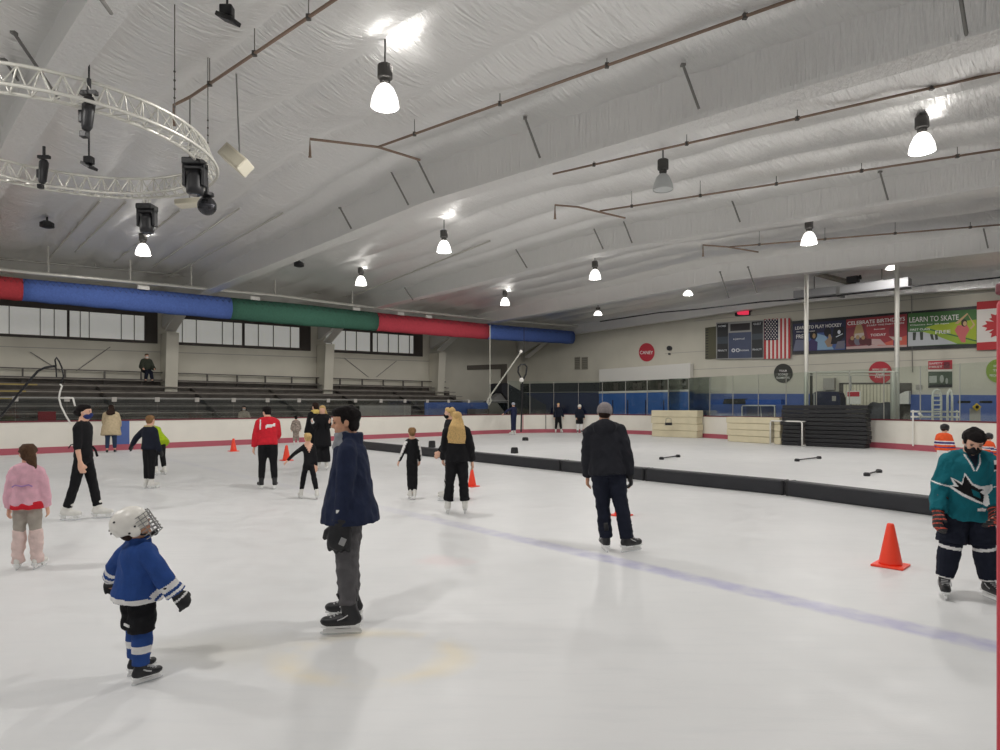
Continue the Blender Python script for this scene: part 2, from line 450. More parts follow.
# frames: column + haunch + beam wrapped in foil
FU = [2.5, 11.0, 19.5, 27.9, 36.5]
def frame(i, u):
    lo = .17 if i == 1 else 0
    bz = lambda v: 7.32 - .033 * abs(v + 13.5) - lo
    name = 'roof_beam'
    bm = NB()
    vs = [-31.0, -26, -20, -13.5, -7, 0, 9]
    top = [(v, roof_z(v) - .03) for v in vs]; bot = [(v, bz(v)) for v in vs]
    outl = [(-34.5, 7.3)] + top + bot[::-1] + [(-34.5, 5.5)]
    # web
    prism(bm, [W(u - .10, v, z) for v, z in outl], UA * .20)
    # bottom flange as its own wider band
    P = [(-33.6, 5.35)] + bot
    for (v0, z0), (v1, z1) in zip(P[:-1], P[1:]):
        prism(bm, [W(u - .24, v0, z0 - .07), W(u - .24, v1, z1 - .07), W(u - .24, v1, z1 + .02), W(u - .24, v0, z0 + .02)], UA * .48)
    root = mk(name, bm, M_FOILB, kind='structure', label='foil wrapped roof beam spanning the hall', cat='beam', group='roof beams of the hall')
    bm = NB()
    if i < 4:
        prism(bm, [W(u - .15, -34.55, 0), W(u - .15, -33.75, 0), W(u - .15, -33.35, 5.2), W(u - .15, -34.55, 5.2)], UA * .30)
        prism(bm, [W(u - .28, -33.78, 0), W(u - .28, -33.70, 0), W(u - .28, -33.28, 5.2), W(u - .28, -33.36, 5.2)], UA * .56)
        mk('column', bm, M_CREAM, root, label='cream steel column')
for i, u in enumerate(FU): frame(i, u)

# ------------------------------------------------------------------ windows of the left wall (translucent ribbed panels under a dark header)
M_WINDOW = mat('translucent_corrugated_panel', srgb(205, 204, 196), .5, 0, .06, 3, .3, 6, emit=(.9, .9, .86), estr=.5)  # slight glow built into the panels stands in for daylight coming through
def window_strip(n, x0, x1, muls, mains):
    ytop = lambda x: 305.5 + (x) * (336.5 - 305.5) / 420
    ybot = lambda x: 333.5 + (x) * (354.0 - 333.5) / 420
    bm = NB()
    px_slab(bm, PL, [(x0, ybot(x0)), (x1, ybot(x1)), (x1, ytop(x1)), (x0, ytop(x0))], .03, .03)
    root = mk('window_%d' % n, bm, M_WINDOW, kind='structure', label='strip of pale corrugated window panels under the banner')
    bm = NB()
    for x in muls: px_slab(bm, PL, [(x - .4, ybot(x)), (x + .4, ybot(x)), (x + .4, ytop(x)), (x - .4, ytop(x))], .05, .03)
    for x in mains: px_slab(bm, PL, [(x - 1.3, ybot(x)), (x + 1.3, ybot(x)), (x + 1.3, ytop(x)), (x - 1.3, ytop(x))], .06, .04)
    mk('window_frame', bm, M_DARK, root)
    bm = NB()
    px_slab(bm, PL, [(x0, ybot(x0) + 2.6), (x1, ybot(x1) + 2.6), (x1, ybot(x1)), (x0, ybot(x0))], .10, .09)
    mk('window_sill', bm, M_DARK, root)
    bm = NB()
    px_slab(bm, PL, [(x0, ytop(x0)), (x1, ytop(x1)), (x1, ytop(x1) - 9), (x0, ytop(x0) - 9)], .08, .07)
    mk('window_header', bm, M_DARK, root)
window_strip(1, -60, 144, [-30, 9, 40, 54, 80, 89, 121, 134], [68])
window_strip(2, 176, 299, [182, 196, 222, 233, 258, 273, 290], [243])
window_strip(3, 326, 413, [331, 345, 356, 377, 388, 398, 409], [371])
for n, (xa, xb) in enumerate(((144, 157), (299, 310), (413, 422))):
    bm = NB(); yt = 305.5 + xa * 31 / 420; yb = 336 + xa * 20.5 / 420
    px_slab(bm, PL, [(xa, yb), (xb, yb + .5), (xb, yt - 8), (xa, yt - 9)], .09, .08)
    mk('trim_%d' % (n + 11), bm, M_DARK, kind='structure')
# wall seam and cross cables
bm = NB(); px_slab(bm, PL, [(-60, 344), (430, 361), (430, 361.6), (-60, 344.7)], .012, .01); mk('trim_21', bm, M_LIGHTGREY, kind='structure')
for n, q in enumerate((((30, 352), (60, 371)), ((110, 347), (76, 371)), ((344, 358), (368, 377)), ((396, 361), (376, 377)))):
    bm = NB(); a, b = PL(*q[0]) + VA * .05, PL(*q[1]) + VA * .05; rod(bm, a, b, .018, 6)
    mk('wall_cable', bm, M_GREY, label='diagonal bracing cable on the wall, %s of four' % ('first', 'second', 'third', 'last')[n] + ' along the wall', cat='cable')
# door opening at the far end of the left wall
bm = NB(); px_slab(bm, PL, [(467, 370), (506, 369), (506, 364), (467, 365.5)], .10, .1)
px_slab(bm, PL, [(500.5, 384), (506, 384), (506, 364), (500.5, 364.5)], .12, .1)
mk('door_1', bm, mat('brown_door_frame', srgb(104, 98, 90), .7), kind='structure', label='brown frame of the doorway above the stairs')

# ------------------------------------------------------------------ bleachers
U0, U1 = -9.0, 29.0
root = empty('bleachers', 'long grey wooden bleachers rising behind the side boards', 'bleachers', W(10, -31, 0))
for i in range(8):
    v = -29.3 - .68 * i; z = .78 + .30 * i
    bm = NB(); rbox(bm, U0, U1, v - .13, v + .13, z - .04, z); mk('bench', bm, M_WOOD, root)
    bm = NB(); rbox(bm, U0, U1, v - .52, v - .16, z - .26, z - .22); mk('footboard', bm, M_WOOD, root)
    bm = NB(); rbox(bm, U0, U1, v - .55, v - .51, max(0, z - .6), z + .06); mk('riser', bm, M_RISER, root)
    if i in (1, 2, 4, 5, 6):
        bm = NB(); rbox(bm, U0, 2.6 + .5 * i, v + .13, v + .155, z - .05, z + .01); mk('bench_edge', bm, M_WOODY, root, label='yellow bench edge')
for i in range(10):
    u = U0 + .5 + i * 4.1
    bm = NB()
    prism(bm, [W(u, -28.9, 0), W(u, -34.3, 0), W(u, -34.3, 2.7), W(u, -29.0, .7)], UA * .08)
    mk('support', bm, M_DKSTEEL, root)
bm = NB(); rbox(bm, U0, U1, -34.32, -34.26, 3.26, 3.31); rbox(bm, U0, U1, -34.32, -34.26, 2.9, 2.94); mk('rail', bm, M_DKSTEEL, root)
for i in range(25):
    u = U0 + .3 + i * 1.55
    bm = NB(); rbox(bm, u - .03, u + .03, -34.34, -34.25, 2.5, 3.3); mk('rail_post', bm, M_DKSTEEL, root)
# covers hung behind the low glass
def strip_on_boards(name, x0, x1, y0, y1, vv, m, label, cat):
    bm = NB(); pl = Plane('v', vv)
    px_slab(bm, pl, [(x0, y1), (x1, y1), (x1, y0), (x0, y0)], 0, .06)
    return mk(name, bm, m, label=label, cat=cat)
strip_on_boards('tarp', 425, 488, 402.5, 418, -28.6, M_BLUEP, 'blue tarp hung over the front of the bleachers', 'tarp')
strip_on_boards('wall_pad', 360, 411, 405.5, 418, -28.5, M_LIGHTGREY, 'light grey panel behind the low glass beside the blue tarp', 'panel')
strip_on_boards('plywood_sheet', 468, 489, 409, 418, -28.4, mat('tan_sheet', srgb(120, 112, 104), .8), 'small tan sheet leaning in front of the blue tarp', 'panel')
strip_on_boards('red_bin', 38, 56, 411.5, 423, -28.4, mat('red_bin_plastic', srgb(150, 34, 40), .5), 'red bin behind the boards at the bleacher foot', 'bin')
# dark stair ramp at the bleacher end
bm = NB(); rbox(bm, 29.2, 31.2, -31.5, -30.9, .2, .3)
P = [W(29.6, -29.2, .0), W(31.2, -29.2, .0), W(35.2, -29.2, 1.1), W(35.2, -29.2, 1.5), W(30.2, -29.2, 2.75)]
bm = NB(); prism(bm, [(on_v(502, 384, -30)), on_v(507, 383, -30), on_v(546, 405, -30), on_v(546, 416, -30), on_v(520, 416, -30), on_v(502, 392, -30)], -VA * 1.2)
mk('stair_ramp', bm, mat('dark_ramp', srgb(40, 40, 46), .8), label='dark sloping stair ramp at the end of the bleachers', cat='ramp')
bm = NB(); prism(bm, [on_v(487, 403, -30.2), on_v(520, 403, -30.2), on_v(504, 391, -30.2)], -VA * .5)
mk('stair_canopy', bm, M_GREY, label='grey pointed canopy beside the dark stair ramp', cat='canopy')

# ------------------------------------------------------------------ banner tubes above the bleachers
VB = -29.0
PB = Plane('v', VB)
def banner_y(x): # top, bottom pixel of the banner line
    pts = [(-80, 265, 293.5), (0, 276, 299.3), (22, 278.4, 301), (157, 290.5, 313.2), (230, 297.5, 319.4), (300, 304, 325.6), (376, 312.5, 331.0), (440, 319, 336), (487, 324, 339.3), (572, 331, 344)]
    for a, b in zip(pts[:-1], pts[1:]):
        if x <= b[0]:
            t = (x - a[0]) / (b[0] - a[0]); return a[1] + (b[1] - a[1]) * t, a[2] + (b[2] - a[2]) * t
    return pts[-1][1], pts[-1][2]
def banner(x0, x1, m, label):
    root = empty('banner_roll', label, 'banner', PB(x0, banner_y(x0)[1]), 0, None)
    bm = NB(); n = 16; ks = 14; rows = []
    for k in range(ks + 1):
        x = x0 + (x1 - x0) * k / ks; yt, yb = banner_y(x); a, b = PB(x, yt), PB(x, yb)
        c = (a + b) / 2; r = (a.z - b.z) / 2
        rows.append([bm.verts.new(c + VA * (.30 * math.cos(2 * math.pi * j / n)) + ZA * (r * math.sin(2 * math.pi * j / n) + (.012 * math.sin(k * 2.3) if 9 < j < 15 else 0))) for j in range(n)])
    for A, B in zip(rows[:-1], rows[1:]):
        for j in range(n): bm.faces.new((A[j], A[(j + 1) % n], B[(j + 1) % n], B[j]))
    bm.faces.new(rows[0]); bm.faces.new(rows[-1][::-1])
    mk('fabric', bm, m, root, smooth=True)
    bm = NB(); kk = max(6, int((x1 - x0) / 3)); pts = []
    for k in range(kk + 1):
        x = x0 + (x1 - x0) * k / kk; yt, yb = banner_y(x); a = PB(x, yt); r = (a.z - PB(x, yb).z) / 2
        an = rad(62 if k % 2 else 28); c = a - ZA * r
        pts.append(c + VA * .31 * math.cos(an) + ZA * (r + .008) * math.sin(an))
    pipe(bm, pts, .011, 5)
    mk('lacing', bm, M_BLACK, root)
M_CRED = fab('banner_red', srgb(168, 58, 64)); M_CBLUE = fab('banner_blue', srgb(80, 104, 168)); M_CGREEN = fab('banner_green', srgb(62, 102, 86))
M_CRED2 = fab('banner_red_bright', srgb(182, 66, 78))
banner(-80, 22, M_CRED, 'red fabric roll at the start of the overhead line, left of the long blue one')
banner(22, 230, M_CBLUE, 'longest blue fabric roll hung over the bleachers between red and green')
banner(230, 376, M_CGREEN, 'green fabric roll hung over the bleachers')
banner(376, 487, M_CRED2, 'red fabric roll hung between the green and the short blue roll')
banner(487, 572, M_CBLUE, 'short blue fabric roll at the far end with a rounded tip')
# rails over the banners
for z_off, vv, r, nm, lb in ((8, -28.6, .07, 'ceiling_rail', 'thick white pipe rail just above the fabric rolls'), (22, -30.2, .05, 'ceiling_rail', 'upper pale pipe rail above the fabric rolls')):
    pl = Plane('v', vv); bm = NB(); pts = []
    for x in range(-80, 640, 40):
        yt = banner_y(x)[0] if x < 572 else banner_y(572)[0] + (x - 572) * .03
        pts.append(pl(x, yt - z_off * (.8 if x < 300 else .6)))
    pipe(bm, pts, r)
    rt = mk(nm, bm, M_ALU, label=lb, cat='rail', smooth=True)
    for x in ((48, 130, 191, 275, 352) if z_off == 8 else (95, 175, 335, 425, 485, 541)):
        i = (x + 80) / 40; a = pts[int(i)].lerp(pts[int(i) + 1], i % 1); bm = NB()
        u_, v_ = UV(a)
        rod(bm, a, V3((a.x, a.y, roof_z(v_) - .02)), .035, 6); mk('hanger', bm, M_ALU, rt)
for n, x in enumerate((141, 252, 353, 397, 425)):
    yt, _ = banner_y(x); p = PB(x, yt) + VA * .32 + ZA * .02; bm = NB(); box(bm, p, .22, .05, .08, UA, VA, bev=.02)
    mk('junction_box', bm, M_WHITE, label='small white box on the overhead rail, %s from the camera end' % ('first', 'second', 'third', 'fourth', 'fifth')[n], cat='box')

# ------------------------------------------------------------------ sprinkler pipes, braces
def sprinkler(pts, z, label, hang, cross=None):
    P = [gp(x, y, z) for x, y in pts]; bm = NB(); pipe(bm, P, .027)
    rt = mk('sprinkler_pipe', bm, M_PIPE, label=label, cat='pipe', smooth=True)
    if cross:
        Q = [gp(x, y, z) for x, y in cross]; bm = NB(); pipe(bm, [Q[0] - ZA * .32, Q[0]] + Q[1:], .03); mk('branch', bm, M_PIPE, rt)
        bm = NB(); lathe(bm, Q[0] - ZA * .42, [(.02, 0), (.045, .01), (.03, .04), (.03, .11)], 8); mk('sprinkler_head', bm, M_PIPE, rt)
    for k in range(hang):
        a = P[0].lerp(P[-1], (k + .5) / hang); u_, v_ = UV(a); bm = NB(); rod(bm, a, V3((a.x, a.y, roof_z(v_) - .02)), .008, 5); box(bm, a, .035, .035, .04)
        mk('hanger', bm, M_DKSTEEL, rt)
sprinkler([(190, 97), (340, -4)], 7.7, 'brown sprinkler pipe running above the ring truss', 3, [(174, 105), (190, 97)])
sprinkler([(378, 147), (830, -14)], 7.7, 'brown sprinkler pipe crossing the ceiling behind the nearest bright lamp', 4, [(310, 139), (378, 147), (420, 160)])
sprinkler([(553, 174), (1010, 70)], 7.6, 'brown sprinkler pipe passing just above the lamp over the scoreboard side', 4)
sprinkler([(600, 211), (1010, 148)], 7.6, 'brown sprinkler pipe in front of the second foil beam', 5, [(555, 205), (578, 207), (625, 218)])
sprinkler([(728, 247), (1010, 224)], 7.5, 'brown sprinkler pipe nearest the banner wall', 4, [(703, 245), (728, 247), (758, 252)])
BRS = [((525, 118), (540, 158), 1), ((683, 65), (699, 109), 1), ((388, 166), (409, 206), 1), ((415, 155), (434, 193), 1), ((960, -6), (967, 38), 1), ((340, 208), (352, 230), 1),
       ((730, 195), (740, 222), 2), ((880, 172), (888, 200), 2), ((590, 220), (603, 249), 2), ((620, 212), (632, 243), 2), ((515, 248), (527, 268), 2), ((405, 288), (413, 300), 2),
       ((720, 272), (729, 298), 3), ((983, 226), (988, 248), 3), ((748, 267), (757, 293), 3), ((14, 33), (58, 98), 0), ((99, -4), (111, 13), 0), ((4, 60), (18, 80), 0)]
WHERE = ['first beam over the ring truss', 'second beam in front of the nearest lamp', 'third beam', 'farthest full beam']
ORD = ['first', 'second', 'third', 'fourth', 'fifth', 'sixth']
cnt = [0] * 5
for a, b, fi in sorted(BRS, key=lambda q: q[0][0]):
    u = FU[fi]; B = on_u(b[0], b[1], u - .2)
    A = on_u(a[0], a[1], u - .6)
    bm = NB(); rod(bm, A, B, .026, 6); box(bm, A, .04, .04, .02)
    mk('flange_brace', bm, mat('brace_steel', srgb(132, 130, 126), .6), label='thin grey brace on the %s, %s along it' % (WHERE[fi], ORD[cnt[fi]]), cat='brace'); cnt[fi] += 1

# ------------------------------------------------------------------ lamps
M_LAMP = mat('lit_lamp_shade', (.95, .95, .93), .4, emit=(1, .97, .92), estr=6.0)
M_LAMPOFF = mat('clear_lamp_shade', (.62, .64, .64), .3)
M_BALLAST = mat('lamp_ballast', srgb(84, 82, 80), .6, .3)
def lamp(x, y, z, label, lit=True, light=True, p=None, group=None, s=1.0):
    p = p or gp(x, y, z); u_, v_ = UV(p)
    rt = empty('bay_lamp', label, 'ceiling lamp', p, 0, group)
    bm = NB(); lathe(bm, p, [(.24, 0), (.245, .03 * s), (.22, .16 * s), (.15, .32 * s), (.09, .38 * s)], 20, cap=False)
    lathe(bm, p, [(.001, .02), (.232, .012)], 20, cap=False)
    mk('shade', bm, M_LAMP if lit else M_LAMPOFF, rt, smooth=True)
    bm = NB(); lathe(bm, p + ZA * .38 * s, [(.07, 0), (.09, .05 * s), (.09, .1 * s), (.13, .12 * s), (.13, .34 * s), (.10, .36 * s)], 14); mk('ballast', bm, M_BALLAST, rt)
    bm = NB(); rod(bm, p + ZA * .72 * s, V3((p.x, p.y, max(p.z + .74 * s, roof_z(v_) - .03))), .018, 6); mk('stem', bm, M_BALLAST, rt)
    if lit and light:
        for dz, kind, pw in ((-.06, 'down', DOWN), (.62, 'up', UP)):
            L = bpy.data.lights.new('bay_light', 'SPOT'); L.energy = pw * (.62 if v_ < -20 else 1) * (.5 if s < 1 else 1); L.color = (1, .97, .93); L.shadow_soft_size = .22 if kind == 'down' else .10
            L.spot_size = rad(179 if kind == 'down' else 150); L.spot_blend = .12 if kind == 'down' else .5
            o = put(bpy.data.objects.new('bay_light', L)); o.location = p + ZA * dz + (V3((.16, .0, 0)) if kind == 'up' else V3())
            if kind == 'up': o.rotation_euler = (math.pi, 0, 0)
            o.parent = rt; o.location = o.location - rt.location
DOWN, UP = 1150, 50
lamp(385, 107, 6.9, 'brightest big bay lamp, hanging nearest over the ice beside the sprinkler pipe')
lamp(922, 152, 6.9, 'big lit bay lamp hanging over the wall side, above the banners')
lamp(444, 252, 6.9, 'lit bay lamp above the two coaches, between the second and third beams')
lamp(361, 285, 6.9, 'lit bay lamp over the green fabric roll')
lamp(143, 255, 6.9, 'lit bay lamp under the black moving head, over the long blue roll')
lamp(505, 305, 6.9, 'small lit bay lamp over the short blue fabric roll')
lamp(595, 279, 6.9, 'lit bay lamp over the red round sign on the end wall')
lamp(809, 244, 6.9, 'lit bay lamp above the striped flag')
lamp(892, 269, 7.6, 'flat looking lit lamp partly behind the farthest beam, above the red banner', s=.45)
lamp(688, 295, 7.4, 'small lit lamp beyond the farthest beam, left of the red clock', s=.6)
lamp(598, 315, 7.0, 'farthest tiny lit lamp in the corner above the end wall', s=.6)
lamp(663, 190, 6.9, 'unlit clear bay lamp hanging under the foil ceiling', lit=False)
for u, v in ((6.5, -2), (6.5, -17), (-1.5, -3), (-1.5, -10), (-1.5, -17), (-1.5, -24), (21, 0.5), (29.5, -1)):
    p = W(u, v, 6.9)
    x = 500 + F * p.x / p.y if p.y > .5 else -999; y = HZ - F * (p.z - EYE) / max(p.y, .5)
    if 0 < x < 1000 and -40 < y: continue
    lamp(0, 0, 0, 'bay lamp over the ice beside or behind the photographer, out of the picture', p=p, group='bay lamps out of the picture')
# ceiling fans / dark unlit fixtures with round pale foil patches
for n, (x, y, lb) in enumerate(((47, 228, 'dark unlit fixture near the long blue roll'), (299, 267, 'dark unlit fixture over the green roll'))):
    p = gp(x, y, 7.3); u_, v_ = UV(p); rt = empty('unlit_fixture', lb, 'ceiling fixture', p)
    bm = NB(); lathe(bm, p, [(.10, 0), (.2, .03), (.2, .16), (.1, .22)], 14); mk('housing', bm, M_BLACK, rt)
    bm = NB(); rod(bm, p + ZA * .2, V3((p.x, p.y, roof_z(v_) - .02)), .03); mk('stem', bm, M_BLACK, rt)

for n, (a, b, lb) in enumerate((((48, 259.5), (100, 201), 'leftmost'), ((75, 252), (126, 202), 'second from the left'), ((114, 262), (180, 210), 'third from the left'), ((153, 267), (240, 208), 'fourth from the left, near the lit lamp'),
                               ((168, 277), (283, 213), 'fifth from the left, ending under the first full beam'), ((355, 295), (490, 241), 'between the lamps over the green roll'), ((420, 300), (520, 268), 'over the red roll'))):
    P = []
    for k in range(7):
        x, y = a[0] + (b[0] - a[0]) * k / 6, a[1] + (b[1] - a[1]) * k / 6; z = 7.4
        for _ in range(6): u_, v_ = UV(gp(x, y, z)); z = roof_z(v_) - .22
        P.append(gp(x, y, z))
    bm = NB(); pipe(bm, P, .03, 6); mk('ceiling_strap', bm, M_ALU, label='pale strap under the dim ceiling, ' + lb, cat='strap')
# ------------------------------------------------------------------ ring truss with stage lights
TC = V3((-7.4, 10.9, 0)); TR = 2.15; TZ = 5.95
rt = empty('ring_truss', 'round white lighting truss hanging under the ceiling', 'truss', TC + ZA * TZ)
def ringpt(a, r, z): return TC + V3((r * math.cos(a), r * math.sin(a), z))
N_ = 72
for r, z in ((TR, TZ), (TR + .3, TZ), (TR + .15, TZ + .34)):
    bm = NB(); pts = [ringpt(2 * math.pi * k / N_, r, z) for k in range(N_)]
    rings = []
    for k in range(N_):
        a = 2 * math.pi * k / N_; e = V3((math.cos(a), math.sin(a), 0))
        rings.append([bm.verts.new(pts[k] + (e * math.cos(j * math.pi / 3) + ZA * math.sin(j * math.pi / 3)) * .026) for j in range(6)])
    for k in range(N_):
        for j in range(6): bm.faces.new((rings[k][j], rings[k][(j + 1) % 6], rings[(k + 1) % N_][(j + 1) % 6], rings[(k + 1) % N_][j]))
    mk('chord', bm, M_ALU, rt, smooth=True)
bm = NB(); K = 56
for k in range(K):
    a, b = 2 * math.pi * k / K, 2 * math.pi * (k + .5) / K; c = 2 * math.pi * (k + 1) / K
    for r in (TR, TR + .3):
        rod(bm, ringpt(a, r, TZ), ringpt(b, TR + .15, TZ + .34), .011, 5, caps=False); rod(bm, ringpt(b, TR + .15, TZ + .34), ringpt(c, r, TZ), .011, 5, caps=False)
    rod(bm, ringpt(a, TR, TZ), ringpt(b, TR + .3, TZ), .011, 5, caps=False)
mk('lattice', bm, M_ALU, rt)
for a in (-.25, .55):
    bm = NB(); p = ringpt(a, TR + .15, TZ + .34); u_, v_ = UV(p); rod(bm, p, V3((p.x, p.y, roof_z(v_) - .02)), .008, 5)
    for k in range(5): ball(bm, p + ZA * (.15 + .14 * k), .02, 6, 4)
    mk('cable', bm, M_DKSTEEL, rt)
def moving_head(p, s, label):
    rt = empty('moving_head_light', label, 'stage light', p)
    bm = NB(); box(bm, p - ZA * .06 * s, .17 * s, .17 * s, .06 * s, bev=.02); mk('base', bm, M_BLACK, rt)
    bm = NB()
    for sx in (-1, 1): box(bm, p + V3((sx * .17 * s, 0, -.28 * s)), .03 * s, .08 * s, .2 * s, bev=.012)
    box(bm, p - ZA * .15 * s, .2 * s, .08 * s, .03 * s, bev=.01); mk('yoke', bm, M_BLACK, rt)
    bm = NB(); lathe(bm, p - ZA * .62 * s, [(.10 * s, 0), (.14 * s, .02 * s), (.15 * s, .12 * s), (.14 * s, .3 * s), (.10 * s, .42 * s)], 16); mk('lamp_body', bm, M_BLACK, rt, smooth=True)
    bm = NB(); lathe(bm, p - ZA * .635 * s, [(.09 * s, 0), (.095 * s, .012 * s)], 16); mk('lens', bm, mat('dark_lens', (.06, .07, .09), .1), rt)
    bm = NB(); rod(bm, p + V3((.05, 0, 0)), p + ZA * .1 + V3((.05, 0, 0)), .03); rod(bm, p - V3((.05, 0, 0)), p + ZA * .1 - V3((.05, 0, 0)), .03); mk('clamp', bm, M_ALU, rt)
moving_head(at(195, 160, 11.4), .98, 'big black moving head stage light hung on the ring truss beside the mirror ball')
moving_head(at(147, 205, 12.9), .90, 'black moving head stage light at the truss far side, above a lit lamp')
def par_can(p, label, s=1.0):
    rt = empty('spot_lantern', label, 'stage light', p)
    bm = NB(); box(bm, p, .12 * s, .04 * s, .03 * s); rod(bm, p, p + ZA * .2, .03 * s); mk('clamp', bm, M_BLACK, rt)
    bm = NB(); pipe(bm, [p - ZA * .06 * s, p - ZA * .12 * s, p + V3((-.03, 0, -.5 * s)), p + V3((-.05, 0, -.56 * s))], [.06 * s, .09 * s, .075 * s, .05 * s], 12); mk('body', bm, M_BLACK, rt, smooth=True)
    bm = NB(); box(bm, p + V3((-.10 * s, 0, -.36 * s)), .03 * s, .06 * s, .09 * s, bev=.01); mk('side_bracket', bm, M_BLACK, rt)
    bm = NB(); box(bm, p + V3((-.07 * s, 0, -.62 * s)), .05 * s, .05 * s, .045 * s, bev=.01); mk('colour_frame', bm, M_BLACK, rt)
par_can(at(89, 93, 9.2), 'slim black stage spot standing off the near side of the ring truss', .95)
par_can(at(44, 157, 12.3), 'slim black stage spot on the far side of the ring truss', .9)
p = at(207, 206, 11.7)
rt = empty('mirror_ball', 'small black mirror ball hung under the ring truss', 'mirror ball', p)
bm = NB(); ball(bm, p, .165, 18, 12); mk('sphere', bm, mat('mirror_tiles', (.05, .05, .055), .15, .8, .5, 60), rt)
bm = NB(); lathe(bm, p + ZA * .15, [(.05, 0), (.12, .03), (.12, .08), (.03, .1), (.02, .36)], 12); mk('motor', bm, M_BLACK, rt)
# floodlight and small black fixture at the ceiling
def flood(p, label, s=1.0):
    rt = empty('floodlight', label, 'floodlight', p)
    u_, v_ = UV(p)
    bm = NB(); box(bm, p, .17 * s, .10 * s, .03 * s, V3((.75, -.35, -.45)).normalized(), V3((.35, .9, 0)).normalized(), V3((.4, -.2, .85)).normalized(), bev=.01); mk('housing', bm, M_BLACK, rt)
    bm = NB(); box(bm, p + V3((-.04, .06, .14)) * s, .09 * s, .07 * s, .08 * s, bev=.02); rod(bm, p + V3((-.04, .06, .1)), V3((p.x, p.y, roof_z(v_) - .02)), .016); mk('bracket', bm, M_BLACK, rt)
flood(at(228, 19, 9.2), 'black floodlight on the ceiling at the top of the picture', 1.0)
flood(at(89, 166, 12.2), 'black floodlight hanging inside the ring truss', .9)
# cream speaker horn boxes near the truss
for (x, y, Y, lb) in ((236, 160, 12.6, 'cream loudspeaker box beside the moving head light'), (190, 203, 13.6, 'cream loudspeaker box hanging behind the mirror ball')):
    p = at(x, y, Y); u_, v_ = UV(p); rt = empty('loudspeaker', lb, 'loudspeaker', p)
    ax = V3((.72, -.2, -.62)).normalized(); az = V3((.55, .1, .8)).normalized(); ay = az.cross(ax).normalized(); az = ax.cross(ay)
    if Y > 13: ax, ay, az = V3((1, 0, .1)).normalized(), V3((0, 1, 0)), V3((-.1, 0, 1)).normalized()
    bm = NB(); box(bm, p, .30 if Y < 13 else .26, .16, .14 if Y < 13 else .06, ax, ay, az, bev=.02); mk('cabinet', bm, mat('cream_speaker', srgb(216, 210, 192), .6), rt)
    bm = NB(); box(bm, p + ax * .02 - ay * .165, .26, .01, .1 if Y < 13 else .04, ax, ay, az); mk('grille', bm, mat('cream_grille', srgb(196, 190, 172), .8), rt)
    bm = NB(); rod(bm, p + az * .1, V3((p.x, p.y, roof_z(v_) - .02)), .015); mk('bracket', bm, M_STEEL, rt)

# ------------------------------------------------------------------ things on the end wall
def wall_slab(name, pts, off, th, m, label, cat, pl=PE, group=None, kind=None):
    bm = NB(); px_slab(bm, pl, pts, off, th); return mk(name, bm, m, label=label, cat=cat, group=group, kind=kind)
def wall_part(name, parent, polys, off, mats_, pl=PE, th=.006, label=None):
    bm = NB()
    for k, (pts, mi) in enumerate(polys): px_slab(bm, pl, pts, off + .0006 * k, th, mi)
    return mk(name, bm, mats_, parent, label=label)
Q = lambda x0, x1, yl0, yr0, yl1, yr1: [(x0, yl1), (x1, yr1), (x1, yr0), (x0, yl0)]     # left/right top, left/right bottom
def inq(q, s0, s1, t0, t1): return [lerp2(q, s0, t0), lerp2(q, s1, t0), lerp2(q, s1, t1), lerp2(q, s0, t1)]
def oval(cx, cy, rx, ry, n=28): return [(cx + rx * math.cos(2 * math.pi * i / n), cy + ry * math.sin(2 * math.pi * i / n)) for i in range(n)]

# lower blue / navy wainscot
wall_slab('trim_31', [(690, 440), (840, 440), (840, 394), (690, 393.5)], .12, .12, M_BLUEP, 'blue padded lower wall', 'wall', kind='structure')
wall_slab('trim_32', [(911, 440), (1040, 440), (1040, 395.5), (911, 394.5)], .12, .12, M_BLUEP, 'blue padded lower wall', 'wall', kind='structure')
wall_slab('trim_33', [(505, 430), (600, 430), (600, 392.5), (505, 392.5)], .14, .14, M_NAVYP, 'navy lower wall', 'wall', kind='structure')
wall_slab('trim_34', [(505, 392.5), (600, 391.5), (600, 382.5), (505, 384)], .16, .1, M_BLACK, 'black slab standing in for the dark opening above the navy wall', 'wall', kind='structure')  # the shade of an opening, put in as a black slab
bm = NB(); px_slab(bm, PE, [(505, 393.2), (600, 392.3), (600, 391.5), (505, 392.4)], .2, .05); mk('trim_35', bm, M_STEEL, kind='structure')
# press box
PB2 = Plane('u', U_END - .42)
rt = empty('press_box', 'white box room with a dark window band and blue front on the end wall', 'press box', PB2(640, 430))
bm = NB(); px_slab(bm, PB2, [(599, 382), (689.5, 378.5), (689.5, 363), (599, 369.5)], 0, .4); mk('upper_wall', bm, M_WHITE, rt)
bm = NB(); px_slab(bm, PB2, [(599, 391.5), (688.5, 389.5), (688.5, 378.5), (599, 382)], -.10, .3); mk('window_band', bm, mat('dark_glazing', (.03, .03, .028), .15, 0, .5, 1.2), rt, label='dark window band')
bm = NB(); px_slab(bm, PB2, [(599, 393.5), (690.5, 391.5), (690.5, 389.5), (599, 391.5)], .04, .4); mk('ledge', bm, M_WHITE, rt)
bm = NB(); px_slab(bm, PB2, [(689, 391), (690.3, 391), (690.3, 363), (689, 363)], .02, .4); mk('corner_trim', bm, M_WHITE, rt)
bm = NB(); px_slab(bm, PB2, [(599, 432), (690, 432), (690, 391.5), (599, 393.5)], -.02, .38); mk('lower_wall', bm, mat('bright_blue_paint', srgb(62, 112, 190), .5, 0, .15, .8), rt, label='bright blue lower wall')
bm = NB()
for x in (612, 627, 645, 663): px_slab(bm, PB2, [(x, 432), (x + 1.2, 432), (x + 1.2, 400), (x, 400)], -.012, .03)
mk('panel_joint', bm, M_NAVYP, rt)
bm = NB()
